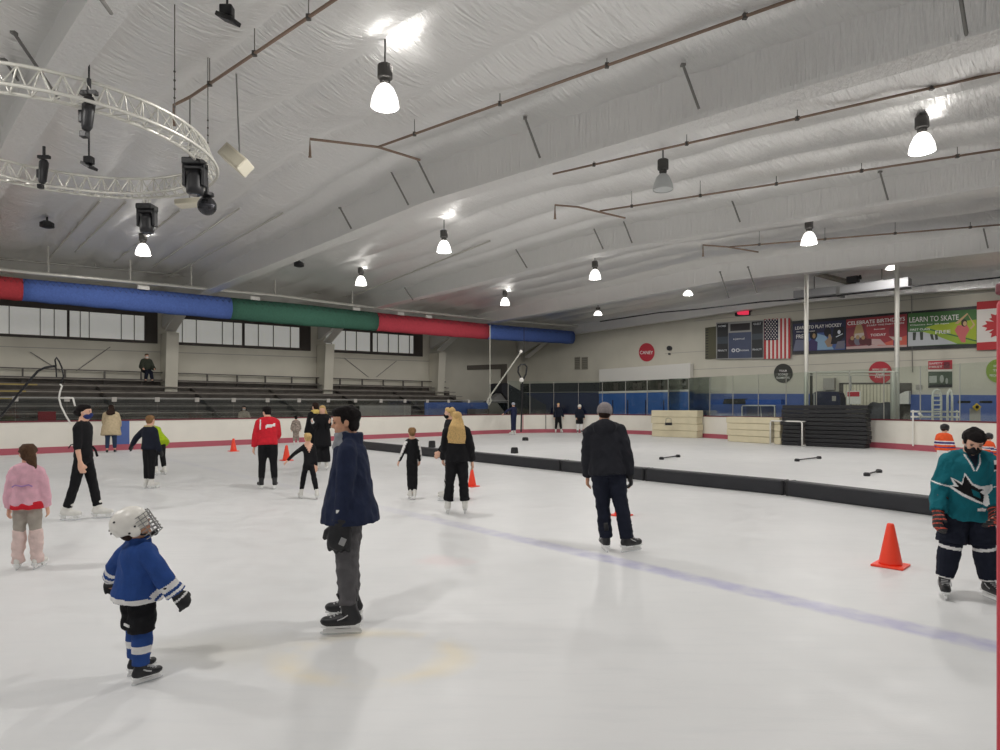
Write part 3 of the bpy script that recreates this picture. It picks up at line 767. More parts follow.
for x, w in ((613, 4), (632, 9), (657, 3), (671, 5)): px_slab(bm, PB2, [(x, 390), (x + w, 390), (x + w, 382.5), (x, 383)], -.09, .02)
mk('window_mullion', bm, M_DARK, rt)

# round signs
def round_sign(cx, cy, rx, ry, m, lines, label):
    rt = empty('round_sign', label, 'sign', PE(cx, cy))
    bm = NB(); px_slab(bm, PE, oval(cx, cy, rx, ry), .06, .05); mk('disc', bm, m, rt)
    for (txt, y, hw, hh) in lines: px_text(txt, PE, [(cx - hw, y + hh), (cx + hw, y + hh), (cx + hw, y - hh), (cx - hw, y - hh)], .064, M_TEXTW, rt)
round_sign(647, 352.3, 7.7, 9.2, M_SIGNRED, [('CANEY', 352.6, 6.6, 1.7)], 'round red sign with one white word on the end wall')
round_sign(783.5, 373.3, 9.2, 9.6, mat('sign_charcoal', srgb(58, 58, 54), .6), [('YOUR', 370.8, 4, 1), ('SCORES', 374.4, 5, 1), ('ELEMENTS', 377.8, 6.5, 1)], 'round charcoal sign with three lines under the striped flag')
round_sign(880.5, 372.6, 11.6, 11.2, M_SIGNRED, [('MAIN LOBBY', 369.6, 7.5, 1.1), ('ICE', 373.4, 4, 1.2), ('PARTY', 377, 5, 1.1)], 'round red sign above the wide doorway')
round_sign(998, 371, 11.8, 11.8, mat('sign_green', srgb(140, 168, 62), .6), [('ICE', 366, 4, 1.2), ('TIME', 370.5, 5, 1.2), ('PROGRAMS', 375.5, 8, 1.2)], 'round green sign at the picture edge under the maple leaf flag')
# wall clock and vents
rt = empty('wall_speaker', 'small black round speaker on the wall beside the red one word sign', 'speaker', PE(670, 348))
bm = NB(); px_slab(bm, PE, oval(670, 348.3, 2.2, 2.4, 16), .15, .15); mk('cone', bm, M_BLACK, rt)
bm = NB(); px_slab(bm, PE, oval(669.8, 354, 1, 1, 12), .1, .1); mk('control', bm, M_BLACK, rt)
for n, (x0, x1, lb) in enumerate(((575, 580.5, 'narrow brown wall vent, the one beside the fabric roll'), (582, 588, 'narrow brown wall vent, the one nearer the press box'))):
    rt = empty('wall_vent', lb, 'vent', PE(x0, 369)); bm = NB(); px_slab(bm, PE, Q(x0, x1, 357.3, 356.8, 369.5, 369.3), .05, .05); mk('frame', bm, mat('vent_tan', srgb(150, 146, 134), .7), rt)
    bm = NB()
    for k in range(6): px_slab(bm, PE, Q(x0 + .5, x1 - .5, 358.5 + k * 1.8, 358.3 + k * 1.8, 359.3 + k * 1.8, 359.1 + k * 1.8), .06, .01)
    mk('slats', bm, mat('vent_dark', srgb(118, 114, 104), .7), rt)
# scoreboard
M_SB = mat('scoreboard_black', srgb(36, 38, 42), .5); M_SBB = mat('scoreboard_blue', srgb(70, 80, 108), .5, 0, .08, 3); M_SBO = mat('scoreboard_olive', srgb(92, 90, 70), .6)
M_SBG = mat('scoreboard_teal', srgb(58, 68, 78), .5); M_SBW = mat('scoreboard_text', srgb(215, 218, 222), .6)
rt = empty('scoreboard', 'dark hockey scoreboard with a pale frame left of the striped flag', 'scoreboard', PE(741, 359))
wall_part('case', rt, [(Q(717.6, 765, 323, 320, 359.6, 358.8), 0)], .18, [M_STEEL], th=.18)
sq = Q(718.6, 764.2, 324.2, 321.2, 358.6, 357.8)
wall_part('panel', rt, [(inq(sq, 0, .24, 0, 1), 0), (inq(sq, .76, 1, 0, 1), 0), (inq(sq, .25, .75, 0, .72), 1), (inq(sq, 0, .24, .42, .62), 2), (inq(sq, .76, 1, .5, .66), 2)], .19, [M_SB, M_SBB, M_SBG])
wall_part('screen_frame', rt, [(inq(sq, .25, .75, .73, 1.0), 0), (inq(sq, .29, .72, .77, .97), 1)], .20, [M_STEEL, mat('screen_dark', srgb(44, 38, 42), .3)])
for txt, a in (('HOME', (.03, .20, .90, .955)), ('GUEST', (.80, .97, .90, .955)), ('PENALTY', (.02, .22, .2, .25)), ('PENALTY', (.78, .98, .2, .25)), ('jamul', (.40, .60, .5, .57)), ('homes', (.50, .70, .19, .25))):
    px_text(txt, PE, inq(sq, *a), .215, M_SBW, rt)
wall_part('logo', rt, [(oval(*lerp2(sq, .37, .535), .6, .7, 10), 0), (oval(*lerp2(sq, .36, .22), 1.9, 1.9, 16), 0), (oval(*lerp2(sq, .36, .22), .9, .9, 12), 1), (oval(*lerp2(sq, .455, .22), 1.9, 1.9, 16), 0), (oval(*lerp2(sq, .455, .22), 1.1, 1.1, 12), 1)], .215, [M_SBW, M_SBB])
rt = empty('penalty_board', 'narrow olive slatted board on the outer side of the scoreboard', 'board', PE(712, 359))
wall_part('case', rt, [(Q(706.3, 717, 328, 326.6, 359, 358.6), 0)], .14, [M_SBO], th=.14)
wall_part('slots', rt, [(Q(706.8, 709.5, 330 + k * 2.7, 329.7 + k * 2.7, 330.7 + k * 2.7, 330.4 + k * 2.7), 0) for k in range(11)], .146, [M_SB])
rt = empty('led_clock', 'small black LED clock glowing red above the scoreboard', 'clock', PE(743, 317))
wall_part('case', rt, [(Q(736, 750.6, 310, 308.8, 316.4, 315.4), 0)], .16, [M_SB], th=.16)
wall_part('display', rt, [([(738.4, 314), (740, 315), (746, 315.2), (750, 314.8), (750.2, 309.6), (744, 309.8), (739, 310.6)], 0)], .17, [mat('red_led', (.5, .01, .03), .5, emit=(1, .05, .12), estr=1.4)])
wall_part('bracket', rt, [(Q(750.6, 752.4, 309, 308.8, 311.6, 311.4), 0)], .12, [M_SB], th=.1)
# striped flag hung upright
rt = empty('flag', 'stars and stripes flag hung upright on the end wall', 'flag', PE(778, 359))
fq = Q(765.6, 791.6, 319.4, 318.4, 359.2, 358.6)
polys = [(inq(fq, k / 13, (k + 1) / 13, 0, 1), k % 2) for k in range(13)]
wall_part('cloth', rt, polys, .2, [M_FLAGRED, M_FLAGWHITE], th=.02)
wall_part('canton', rt, [(inq(fq, .01, .54, .47, .985), 0)], .215, [M_FLAGBLUE])
st = []
for r in range(11):
    for c in range(5 if r % 2 == 0 else 4):
        x, y = lerp2(fq, .06 + (c + (0 if r % 2 == 0 else .5)) * .107, .505 + r * .046)
        st.append(([(x + (.92 if j % 2 == 0 else .5) * math.sin(math.pi * j / 5), y - (.92 if j % 2 == 0 else .5) * math.cos(math.pi * j / 5)) for j in range(10)], 0))
wall_part('star_pattern', rt, st, .224, [M_FLAGWHITE], th=.003)
# maple leaf flag
rt = empty('flag', 'red and white maple leaf flag hung upright at the picture edge', 'flag', PE(995, 350))
cq = Q(977.6, 1022, 302.4, 299, 350.6, 348.5)
wall_part('cloth', rt, [(inq(cq, 0, 1, .16, .84), 1), (inq(cq, 0, 1, .84, 1), 0), (inq(cq, 0, 1, 0, .16), 0)], .2, [M_FLAGRED, M_FLAGWHITE], th=.02)
leaf = [(0, 1), (.16, .68), (.40, .80), (.30, .30), (.55, .58), (.62, .42), (.95, .48), (.82, .20), (.98, .10), (.50, -.32), (.56, -.52), (.06, -.44), (.07, -.95)]
leaf = leaf + [(-x, y) for x, y in leaf[::-1] if x > 0]
wall_part('maple_leaf', rt, [([(1000.0 - y * 17.5, 325.6 - x * 12.5 + y * 1.0) for x, y in leaf], 0)], .225, [M_FLAGRED])
# banner row
rt0 = wall_slab('banner_case', Q(793, 977.6, 321.4, 306.2, 354.6, 347.4), .12, .12, M_BLACK, 'long black backing board behind the three printed banners', 'backing board')
def banner_print(q, base, label, arts, texts, mats_):
    rt = empty('printed_banner', label, 'banner', PE(*lerp2(q, .5, 0)))
    wall_part('sheet', rt, [(q, 0)], .145, [base], th=.02)
    wall_part('artwork', rt, [([lerp2(q, s, t) for s, t in pts], mi) for pts, mi in arts], .15, mats_, th=.002)
    for txt, a, mm in texts: px_text(txt, PE, inq(q, *a), .156 + .0006 * len(arts), mm, rt)
E = lambda cx, cy, rx, ry, n=14: [(cx + rx * math.cos(2 * math.pi * i / n), cy + ry * math.sin(2 * math.pi * i / n)) for i in range(n)]
C = lambda n, r, g, b: mat('print_' + n, srgb(r, g, b), .6)
q1 = Q(794.2, 846.3, 324.2, 320.0, 351.6, 349.6)
banner_print(q1, C('navy', 40, 42, 74), 'navy printed banner saying learn to play hockey', [
    ([(.28, 0), (1, 0), (1, .2), (.6, .62), (.28, .62)], 0), ([(.40, .02), (.78, .02), (.62, .5), (.45, .6)], 1), ([(0, .02), (.24, .02), (.24, .4), (.05, .42)], 2),
    (E(.39, .55, .075, .17), 3), ([(.27, 0), (.46, 0), (.47, .3), (.36, .42), (.28, .3)], 4), (E(.40, .52, .03, .09), 5),
    (E(.66, .62, .07, .16), 3), ([(.60, .3), (.72, .5), (.78, .3), (.74, .12), (.66, .1)], 6), (E(.70, .47, .025, .08), 5), ([(.72, .2), (.86, .2), (.98, .42), (.98, .78), (.78, .76)], 3), (E(.88, .6, .03, .07), 7),
    ([(.82, .42), (.95, .52), (.95, .55), (.82, .45)], 7), ([(.8, .03), (.99, .03), (.99, .3), (.85, .28)], 8)],
    [('LEARN TO PLAY HOCKEY', (.04, .93, .78, .90), M_TEXTW), ('What a great start', (.06, .42, .66, .72), M_TEXTW), ('FREE', (.06, .25, .46, .60), M_TEXTW)],
    [C('sky', 66, 92, 150), C('ice', 136, 168, 196), C('mist', 112, 116, 138), C('black', 26, 26, 36), C('violet', 62, 52, 100), C('skin', 168, 140, 100), C('ochre', 150, 128, 108), C('pale', 214, 218, 226), C('grey', 110, 108, 122)])
q2 = Q(847.2, 907.6, 319.8, 314.2, 349.4, 347.0)
banner_print(q2, C('crimson', 158, 58, 66), 'red printed banner saying celebrate birthdays', [
    ([(0, 0), (1, 0), (1, .1), (0, .12)], 0), ([(.5, .08), (1, .06), (1, .35)], 1), ([(.0, .08), (.4, .1), (.3, .78), (0, .7)], 2),
    ([(.12, .45), (.30, .46), (.26, .76), (.21, .85), (.16, .76)], 3), ([(.13, .36), (.30, .37), (.29, .52), (.14, .5)], 4), (E(.10, .25, .07, .14), 5), (E(.19, .26, .06, .15), 6), (E(.28, .25, .07, .14), 5), (E(.38, .2, .06, .12), 5),
    (E(.10, .36, .03, .07), 3), (E(.19, .38, .03, .07), 3), (E(.28, .36, .03, .07), 3), ([(.42, .12), (.66, .08), (.56, .28), (.42, .3)], 0), (E(.76, .5, .06, .16), 7), ([(.70, .35), (.92, .30), (.92, .2), (.78, .22)], 4), ([(.78, .05), (.88, .05), (.88, .22), (.78, .22)], 8)],
    [('CELEBRATE BIRTHDAYS', (.02, .97, .80, .92), M_TEXTW), ('START THE PARTY HERE', (.34, .96, .71, .76), M_TEXTW), ('TODAY', (.40, .66, .38, .46), M_TEXTW), ('Book online', (.46, .64, .58, .62), M_TEXTW)],
    [C('rose', 196, 168, 166), C('coral', 206, 98, 82), C('wine', 128, 54, 66), C('skin', 168, 140, 100), C('cake', 190, 178, 170), C('brown', 92, 44, 50), C('grey', 110, 108, 122), C('wine', 128, 54, 66), C('indigo', 74, 60, 104)])
q3 = Q(908.8, 977.2, 313.9, 309.4, 346.6, 344.0)
banner_print(q3, C('leaf', 74, 118, 66), 'green printed banner saying learn to skate with a spinning skater', [
    ([(.25, .55), (1, .1), (1, .7), (.4, .62)], 0), ([(0, .38), (.32, .46), (1, .06), (1, 0), (.62, .04)], 1), ([(0, 0), (.72, .02), (.40, .30), (.22, .42), (0, .44)], 2),
    ([(.07, .18), (.11, .18), (.12, .42), (.07, .42)], 3), ([(.18, .18), (.22, .18), (.22, .42), (.17, .42)], 3), ([(.34, .18), (.38, .16), (.36, .34), (.32, .34)], 3), ([(.40, .16), (.44, .17), (.43, .32), (.39, .33)], 3),
    ([(.68, .42), (.74, .2), (.78, .06), (.84, .05), (.84, .22), (.90, .42), (.86, .56), (.72, .56)], 4), ([(.68, .62), (.86, .9), (.88, .88), (.73, .6)], 5), ([(.86, .92), (.98, .55), (.92, .42), (.90, .46), (.95, .56)], 5), (E(.82, .62, .045, .11), 6), (E(.83, .60, .028, .07), 5)],
    [('LEARN TO SKATE', (.02, .74, .72, .88), M_TEXTW), ('FREE', (.40, .62, .34, .44), M_TEXTW), ('Classes for all ages', (.03, .60, .61, .66), M_TEXTW), ('FIRST CLASS', (.03, .32, .47, .53), M_TEXTW)],
    [C('lime', 168, 186, 52), C('lime2', 150, 178, 60), C('frost', 190, 194, 198), C('darkleg', 62, 70, 60), C('pinkdress', 206, 108, 108), C('flesh', 206, 172, 130), C('hair', 52, 40, 34)])
# poster
rt = empty('poster', 'small wall poster with a red heading over a dark green photo', 'poster', PE(940, 388))
wall_part('board', rt, [(Q(928.3, 952.7, 361, 359.8, 388.2, 387.4), 0)], .05, [M_FLAGWHITE], th=.05)
wall_part('heading', rt, [(Q(928.5, 952.5, 361.2, 360, 369.6, 369.2), 0), (Q(944, 950, 362, 361.8, 368.6, 368.4), 1)], .056, [M_SIGNRED, C('wine', 128, 54, 66)])
wall_part('photo', rt, [(Q(928.5, 952.5, 371.6, 371.4, 387.9, 387.2), 0), (Q(929.5, 937, 376, 375.8, 383, 382.6), 1), (oval(942, 379, 2, 4), 1), (oval(947, 381, 1.3, 3), 1), (Q(928.5, 952.5, 384.6, 384.2, 387.9, 387.2), 2)], .056, [C('deepgreen', 72, 86, 72), C('palegrey', 178, 182, 176), C('black', 26, 26, 36)])
px_text('SAFETY', PE, Q(929.6, 943, 362.6, 362.2, 364.6, 364.2), .062, M_TEXTW, rt)
px_text('FIRST', PE, Q(929.6, 943, 366, 365.6, 368, 367.6), .062, M_TEXTW, rt)
# wide doorway with pale ribbed curtain behind
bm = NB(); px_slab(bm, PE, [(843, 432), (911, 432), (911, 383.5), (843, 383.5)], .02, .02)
dr = mk('door_2', bm, mat('pale_ribbed_curtain', srgb(206, 200, 178), .7, 0, .06, 2, emit=(.9, .86, .74), estr=.15), kind='structure', label='bright wide doorway with a pale strip curtain')  # the curtain itself glows faintly to imitate the bright space behind it
bm = NB()
for k in range(14): px_slab(bm, PE, [(846 + k * 3.4, 432), (846.8 + k * 3.4, 432), (846.8 + k * 3.4, 384), (846 + k * 3.4, 384)], .03, .02)
mk('curtain_strip', bm, mat('curtain_rib_tan', srgb(178, 172, 152), .7), dr)  # narrow ribs in a slightly darker tan
bm = NB(); px_slab(bm, PE, [(839.5, 432), (843.5, 432), (843.5, 383), (839.5, 383)], .06, .06); px_slab(bm, PE, [(839.5, 384.4), (897, 384.2), (897, 382.6), (839.5, 382.8)], .06, .06)
px_slab(bm, PE, [(897, 432), (912, 432), (912, 383), (897, 383)], .05, .05); mk('door_frame', bm, M_DKSTEEL, dr)
P33 = Plane('u', 34.5)
rt = empty('notice_stand', 'small red and white notice on a post in the wide doorway', 'sign', P33(853, 425))
bm = NB(); px_slab(bm, P33, Q(846.5, 860.5, 391, 390.8, 404, 404), 0, .04); mk('board', bm, M_WHITE, rt)
bm = NB(); px_slab(bm, P33, Q(847.5, 859.5, 392, 391.8, 396.5, 396.5), .008, .01); mk('heading', bm, M_SIGNRED, rt)
bm = NB(); px_slab(bm, P33, Q(849.5, 851, 376, 376, 432, 432), -.05, .05); mk('post', bm, M_STEEL, rt)
wall_slab('equipment_heap', [(868, 432), (894, 432), (893, 404), (886, 402), (878, 403.5), (872, 402), (868, 405)], 0, .5, mat('dim_grey_equipment', srgb(88, 88, 92), .7, 0, .4, 2), 'dim heap of grey equipment inside the wide doorway', 'equipment', P33)
wall_slab('switch_box', Q(825, 836, 378.5, 378, 390, 390), .3, .3, M_LIGHTGREY, 'grey electrical box beside the wide doorway', 'electrical box')
wall_slab('paper_bin', [(899.5, 404), (911.5, 404), (911.5, 391), (908, 391.5), (899.5, 395.5)], .5, .4, M_WHITE, 'white slanted box beyond the gate post', 'box')
wall_slab('switch_plate', Q(916, 922.5, 385, 384.8, 389.4, 389.2), .05, .05, M_LIGHTGREY, 'small grey switch plate left of the wall poster', 'switch')
rt = empty('covered_machine', 'dark navy covered machine above the tall black mat stack', 'machine', P33(826, 430))
bm = NB(); px_slab(bm, P33, [(812, 428), (840, 428), (840.5, 398), (838.5, 393), (834, 391.5), (817, 391.2), (813.5, 393), (812, 397)], 0, .8); mk('cover', bm, mat('navy_cover', srgb(30, 34, 62), .6, 0, .3, 2), rt)
bm = NB(); px_slab(bm, P33, Q(832, 836, 396, 396, 401, 401), .01, .02); mk('plate', bm, M_LIGHTGREY, rt)
bm = NB(); px_slab(bm, P33, [(813.5, 406), (815, 406), (815, 393), (813.5, 394)], .01, .02); mk('strap', bm, M_STEEL, rt)
P34 = Plane('u', 34.0)
wall_slab('bench', Q(694, 781, 399.5, 399.5, 404.5, 404.5), 0, .5, mat('blue_bench', srgb(30, 84, 176), .5, 0, .1, 2), 'long blue players bench behind the tall glass', 'bench', P34)
wall_slab('duffel_bag', [(723.5, 404), (746, 404), (745, 398.6), (725, 399)], .1, .4, M_BLACK, 'black bag lying on the long blue bench', 'bag', P34)

# duct, strut, camera box, cable near the end wall
PD = Plane('u', 33.2)
rt = empty('air_duct', 'long grey rectangular duct hanging in front of the printed banners', 'duct', PD(850, 292))
bm = NB(); px_slab(bm, PD, Q(793.5, 908, 291, 277, 298, 287), 0, .7); mk('duct', bm, mat('galvanised_duct', srgb(160, 160, 162), .7), rt)
bm = NB(); px_slab(bm, PD, Q(836, 840, 287, 286.5, 296.5, 296), .01, .72); mk('flange', bm, M_STEEL, rt)
for x in (812, 880):
    p = PD(x, 288); u_, v_ = UV(p); bm = NB(); rod(bm, p + UA * .3, V3((p.x, p.y, roof_z(v_) - .02)) + UA * .3, .02, 6); mk('hanger', bm, M_DKSTEEL, rt)
bm = NB(); a, b = PD(811, 272) + UA * .3, PD(853, 283) + UA * .3
rod(bm, a, b, .13, 4); mk('steel_strut', bm, mat('brown_steel', srgb(132, 126, 116), .6), label='sloping brown steel strut above the long grey duct', cat='strut')
p = PD(853, 282.0); rt = empty('projector', 'small black projector sitting on the long grey duct', 'projector', p)
bm = NB(); box(bm, p + ZA * .12, .25, .18, .14, VA, UA, bev=.03); mk('case', bm, M_BLACK, rt); bm = NB(); lathe(bm, p + VA * .3 + ZA * .08, [(.06, 0), (.08, .06), (.05, .2)], 10); mk('lens', bm, M_BLACK, rt)
bm = NB(); PC = Plane('u', 32.9); pipe(bm, [PC(600, 321.5), PC(660, 312.5), PC(700, 309), PC(760, 302), PC(795, 299.5), PC(835, 296), PC(870, 291.5), PC(905, 287), PC(950, 282.5), PC(1010, 276.5)], .035)
mk('hanging_cable', bm, M_BLACK, label='black cable strung across in front of the end wall', cat='cable', smooth=True)
bm = NB(); pipe(bm, [PE(806, 303, .1), PE(868, 297.5, .1), PE(910, 293.5, .1), PE(911.5, 296, .1), PE(912.5, 372, .1)], .022)
mk('conduit', bm, M_LIGHTGREY, label='thin grey conduit on the end wall bending down beside the green banner', cat='conduit', smooth=True)
# gate poles
def pole(x, y0, y1, Y, r, label, m=M_ALU):
    bm = NB(); b = at(x, y1, Y); tp = at(x, y0, Y); b.z = max(b.z, -.02); rod(bm, b, tp, r, 12)
    for z in (.0, .5): lathe(bm, b + ZA * z, [(r * 1.5, 0), (r * 1.5, .04)], 12)
    return mk('gate_pole', bm, m, label=label, cat='pole')
pole(806.3, 272, 446, 29.2, .095, 'tall pale steel pole left of the red round sign')
pole(897, 262, 448, 26.6, .09, 'tall pale steel pole right of the red round sign')
pole(811.2, 373, 446, 29.3, .06, 'short thin post against the left tall pole', M_DKSTEEL)
pole(893.2, 372, 448, 26.3, .10, 'short thick pale post against the right tall pole')
bm = NB(); rod(bm, at(806.3, 372.4, 29.2), at(899, 372, 26.5), .045); rod(bm, at(806.3, 375, 29.2), at(893, 375.2, 26.4), .02)
mk('gate_rail', bm, M_ALU, label='pale horizontal rail joining the two tall poles', cat='rail')
# white ladder rails behind the boards
rt = empty('ladder_rack', 'white tubular rack with two hooped ladder rails behind the boards', 'rack', at(945, 446, 23.8))
YL = 24.2
bm = NB()
for x0, x1 in ((932.6, 940.5), (947.5, 951.5)):
    xm = (x0 + x1) / 2
    pipe(bm, [at(x0, 446, YL), at(x0, 397, YL), at(x0 + .4, 393, YL), at(x0 + 2, 390.5, YL), at(xm, 389.6, YL), at(x1 - 1.2, 390.5, YL), at(x1, 393.5, YL), at(x1 + .6, 397, YL), at(x1 + .6, 446, YL)], .04)
mk('hoop', bm, M_WHITE, rt, smooth=True)
bm = NB()
for y in (411.5, 416.8): rod(bm, at(911, y, YL + .1), at(959, y + .4, YL + .1), .035)
for k in range(5): rod(bm, at(933, 396 + k * 4.5, YL), at(941, 396 + k * 4.5, YL), .025)
rod(bm, at(919, 413, YL), at(922.5, 417, YL), .05)
mk('rung', bm, M_WHITE, rt)
bm = NB()
for x in (913, 957): rod(bm, at(x, 446, YL + .1), at(x, 410, YL + .1), .03)
mk('leg', bm, M_WHITE, rt)
YC = 24.6
rt = empty('caution_sign', 'yellow diamond caution sign on a pale stand behind the boards', 'sign', at(977, 444, YC))
bm = NB(); p = at(977, 407, YC); prism(bm, [p + V3((dx, 0, dz)) for dx, dz in ((-.17, 0), (0, -.15), (.17, 0), (0, .15))], (0, .03, 0)); mk('diamond', bm, mat('caution_yellow', srgb(222, 190, 60), .6), rt)
bm = NB(); ball(bm, p - V3((0, .01, 0)), (.07, .015, .07)); mk('symbol', bm, M_BLACK, rt)
bm = NB(); box(bm, at(977, 413, YC) + V3((0, .1, -.35)), .19, .03, .52); mk('stand', bm, M_LIGHTGREY, rt)
bm = NB(); box(bm, at(966, 402, YC) + V3((0, .1, 0)), .2, .06, .045); box(bm, at(988, 402, YC) + V3((0, .1, 0)), .2, .06, .045); mk('arm', bm, M_BLACK, rt)

# second goal and goal on the ice
def goal(c, ax, w, h, d, label, m):
    ay = V3((-ax.y, ax.x, 0)); rt = empty('hockey_goal', label, 'hockey goal', c); bm = NB(); r = .032
    A, B = c - ax * w / 2, c + ax * w / 2
    pipe(bm, [A, A + ZA * (h - .08), A + ZA * h + ax * .06, B + ZA * h - ax * .06, B + ZA * (h - .08), B], r)
    rod(bm, A + ZA * r, A + ay * d + ax * .12 + ZA * r, r); rod(bm, B + ZA * r, B + ay * d - ax * .12 + ZA * r, r); rod(bm, A + ay * d + ax * .12 + ZA * r, B + ay * d - ax * .12 + ZA * r, r)
    mk('goal_frame', bm, m, rt, smooth=True)
    bm = NB(); rod(bm, c + ay * d + ZA * .03, c + ZA * h + ay * .3, .025); rod(bm, A + ZA * h + ay * .02, A + ZA * h + ay * .35 + ax * .1, .025); rod(bm, B + ZA * h, B + ZA * h + ay * .35 - ax * .1, .025); rod(bm, A + ZA * h + ay * .35 + ax * .1, B + ZA * h + ay * .35 - ax * .1, .025)
    mk('brace', bm, m, rt)
    bm = NB(); TT = [A + ZA * (h - .02) + ay * .35 + ax * .1, B + ZA * (h - .02) + ay * .35 - ax * .1]; BB = [A + ay * d + ax * .12 + ZA * .04, B + ay * d - ax * .12 + ZA * .04]
    n = 24
    for k in range(n + 1):
        s = k / n; rod(bm, TT[0].lerp(TT[1], s), BB[0].lerp(BB[1], s), .011, 4, caps=False); rod(bm, TT[0].lerp(BB[0], s), TT[1].lerp(BB[1], s), .011, 4, caps=False)
        for P0, P1, P2 in ((A, BB[0], TT[0]), (B, BB[1], TT[1])):
            rod(bm, P0.lerp(P0 + ZA * h, s), P1.lerp(P2, s), .011, 4, caps=False)
    mk('net', bm, mat('net_cord', srgb(96, 88, 82), .9), rt)
    return rt
dirB = (gp(866, 447) - gp(725, 439)).normalized()
g0, g1 = gp(777.5, 444.0), gp(809.5, 446.2)
gax = (g1 - g0).normalized()
goal((g0 + g1) / 2 - V3((-gax.y, gax.x, 0)) * .42, gax, (g1 - g0).length, 1.02, .42, 'white framed hockey goal standing on the ice against the tall black mat stack', M_WHITE)
p = P34(758, 425); p.z = .62
bm = NB(); box(bm, V3((p.x, p.y, .29)), 1.1, .6, .31, VA, UA, bev=.03); mk('platform', bm, M_GREY, label='grey platform behind the boards carrying a spare goal', cat='platform')
goal(p, VA, 1.75, 1.05, .5, 'spare white hockey goal behind the glass above the second mat stack', M_WHITE)

# ------------------------------------------------------------------ mats, pads and small things on the ice
M_MAT = mat('cream_foam_mat', srgb(222, 212, 182), .75, 0, .06, 2, .15, 12)
M_MATB = mat('black_foam_mat', srgb(30, 30, 33), .6, 0, .15, 2, .15, 12)
def mat_stack(x0, y0, x1, y1, n, h, depth, m, group, lab, jit):
    a, b = gp(x0, y0), gp(x1, y1); d = (b - a).normalized(); nn = V3((d.y, -d.x, 0))
    if nn.dot(V3((0, 1, 0))) < 0: nn = -nn
    hh = h / n
    names = ['bottom', 'second', 'third', 'fourth', 'fifth', 'sixth', 'seventh', 'eighth', 'ninth', 'tenth', 'eleventh']
    for k in range(n):
        j = random.uniform(-jit, jit); L = (b - a).length / 2 + random.uniform(-jit, jit) * .5
        c = (a + b) / 2 + d * j + nn * (depth / 2 + random.uniform(0, jit)) + ZA * (hh * (k + .5))
        bm = NB(); box(bm, c, L, depth / 2, hh / 2 - .006, d, nn, bev=.025)
        pos = 'topmost' if k == n - 1 else names[k] + ' from the ice'
        if k == 0: pos = 'bottom one'
        mk('foam_mat', bm, m, label='%s, %s' % (lab, pos), cat='mat', group=group)
    return a, b, d, nn
random.seed(3)
a, b, d, nn = mat_stack(652, 436.4, 697, 438.2, 4, 1.42, .62, M_MAT, 'mats in the first cream stack', 'cream foam mat in the stack right of the beanie man', .06)
p = at(668.5, 423, 33.8); rt = empty('lantern', 'small dark lantern with wire handle hung on the first cream stack', 'lantern', p)
bm = NB(); box(bm, p - ZA * .05, .17, .10, .07, bev=.02); mk('box', bm, M_BLACK, rt); bm = NB(); pipe(bm, [p + V3((-.14, 0, 0)), p + V3((-.13, 0, .22)), p + V3((0, 0, .26)), p + V3((.13, 0, .22)), p + V3((.14, 0, 0))], .012, 6); mk('handle', bm, M_DKSTEEL, rt)
mat_stack(726.5, 441.3, 779.5, 444.6, 4, 1.15, .6, M_MAT, 'mats in the second cream stack', 'cream foam mat in the cream stack left of the goal', .05)
mat_stack(781, 445.2, 866, 448.9, 10, 1.70, .6, M_MATB, 'mats in the tall black stack', 'black foam mat in the tall black stack', .05)
# low black divider pads across the ice
DP = [gp(358, 448.6), gp(469, 461.2), gp(560, 471.3), gp(644, 480.8), gp(784, 495.6), gp(946, 518), gp(1085, 540)]
M_PAD = mat('black_vinyl_pad', srgb(40, 41, 46), .5, 0, .12, 3, .1, 20)
LBL = ['farthest black divider pad, ending by the boards behind the tall youth', 'black divider pad just behind the blonde coach', 'black divider pad between the blonde coach and the man in the beanie', 'black divider pad partly behind the man in the beanie',
       'long black divider pad right of the man in the beanie', 'nearest black divider pad, reaching behind the player in teal']
LBL = LBL[:6]
for k in range(6):
    a, b = DP[k], DP[k + 1]; d = (b - a).normalized(); nn = V3((-d.y, d.x, 0))
    if nn.x < 0: nn = -nn
    c = (a + b) / 2 + nn * .14 + ZA * .14
    rt = empty('divider_pad', LBL[k], 'divider pad', (c.x, c.y, 0), 0, 'black divider pads across the ice')
    bm = NB(); box(bm, c, (b - a).length / 2 - .012, .13, .14, d, nn, bev=.03); mk('pad', bm, M_PAD, rt)
    bm = NB()
    for s in (-1, 1): box(bm, c + d * s * ((b - a).length / 2 - .05), .03, .135, .145, d, nn, bev=.02)
    mk('end_flap', bm, M_BLACK, rt)
# cones
def cone(x, y, h, label):
    p = gp(x, y); rt = empty('traffic_cone', label, 'cone', p, 0, 'orange cones on the ice'); k = h / .46
    bm = NB(); box(bm, p + ZA * .012 * k, .155 * k, .155 * k, .012 * k, UA, VA, bev=.008 * k); mk('base', bm, M_ORANGE, rt)
    bm = NB(); lathe(bm, p + ZA * .024 * k, [(.115 * k, 0), (.112 * k, .02 * k), (.036 * k, .42 * k), (.028 * k, .436 * k)], 20); mk('body', bm, M_ORANGE, rt, smooth=True)
cone(890.5, 566, .45, 'biggest bright orange cone standing before the player in teal')
cone(472, 486.5, .36, 'orange cone half hidden beside the blonde coach')
cone(621, 515.5, .40, 'orange cone hidden behind the legs of the man in the beanie')
cone(286.5, 460.5, .47, 'orange cone just right of the person in red')
cone(233.5, 451.3, .47, 'farthest orange cone left of the person in red near the boards')
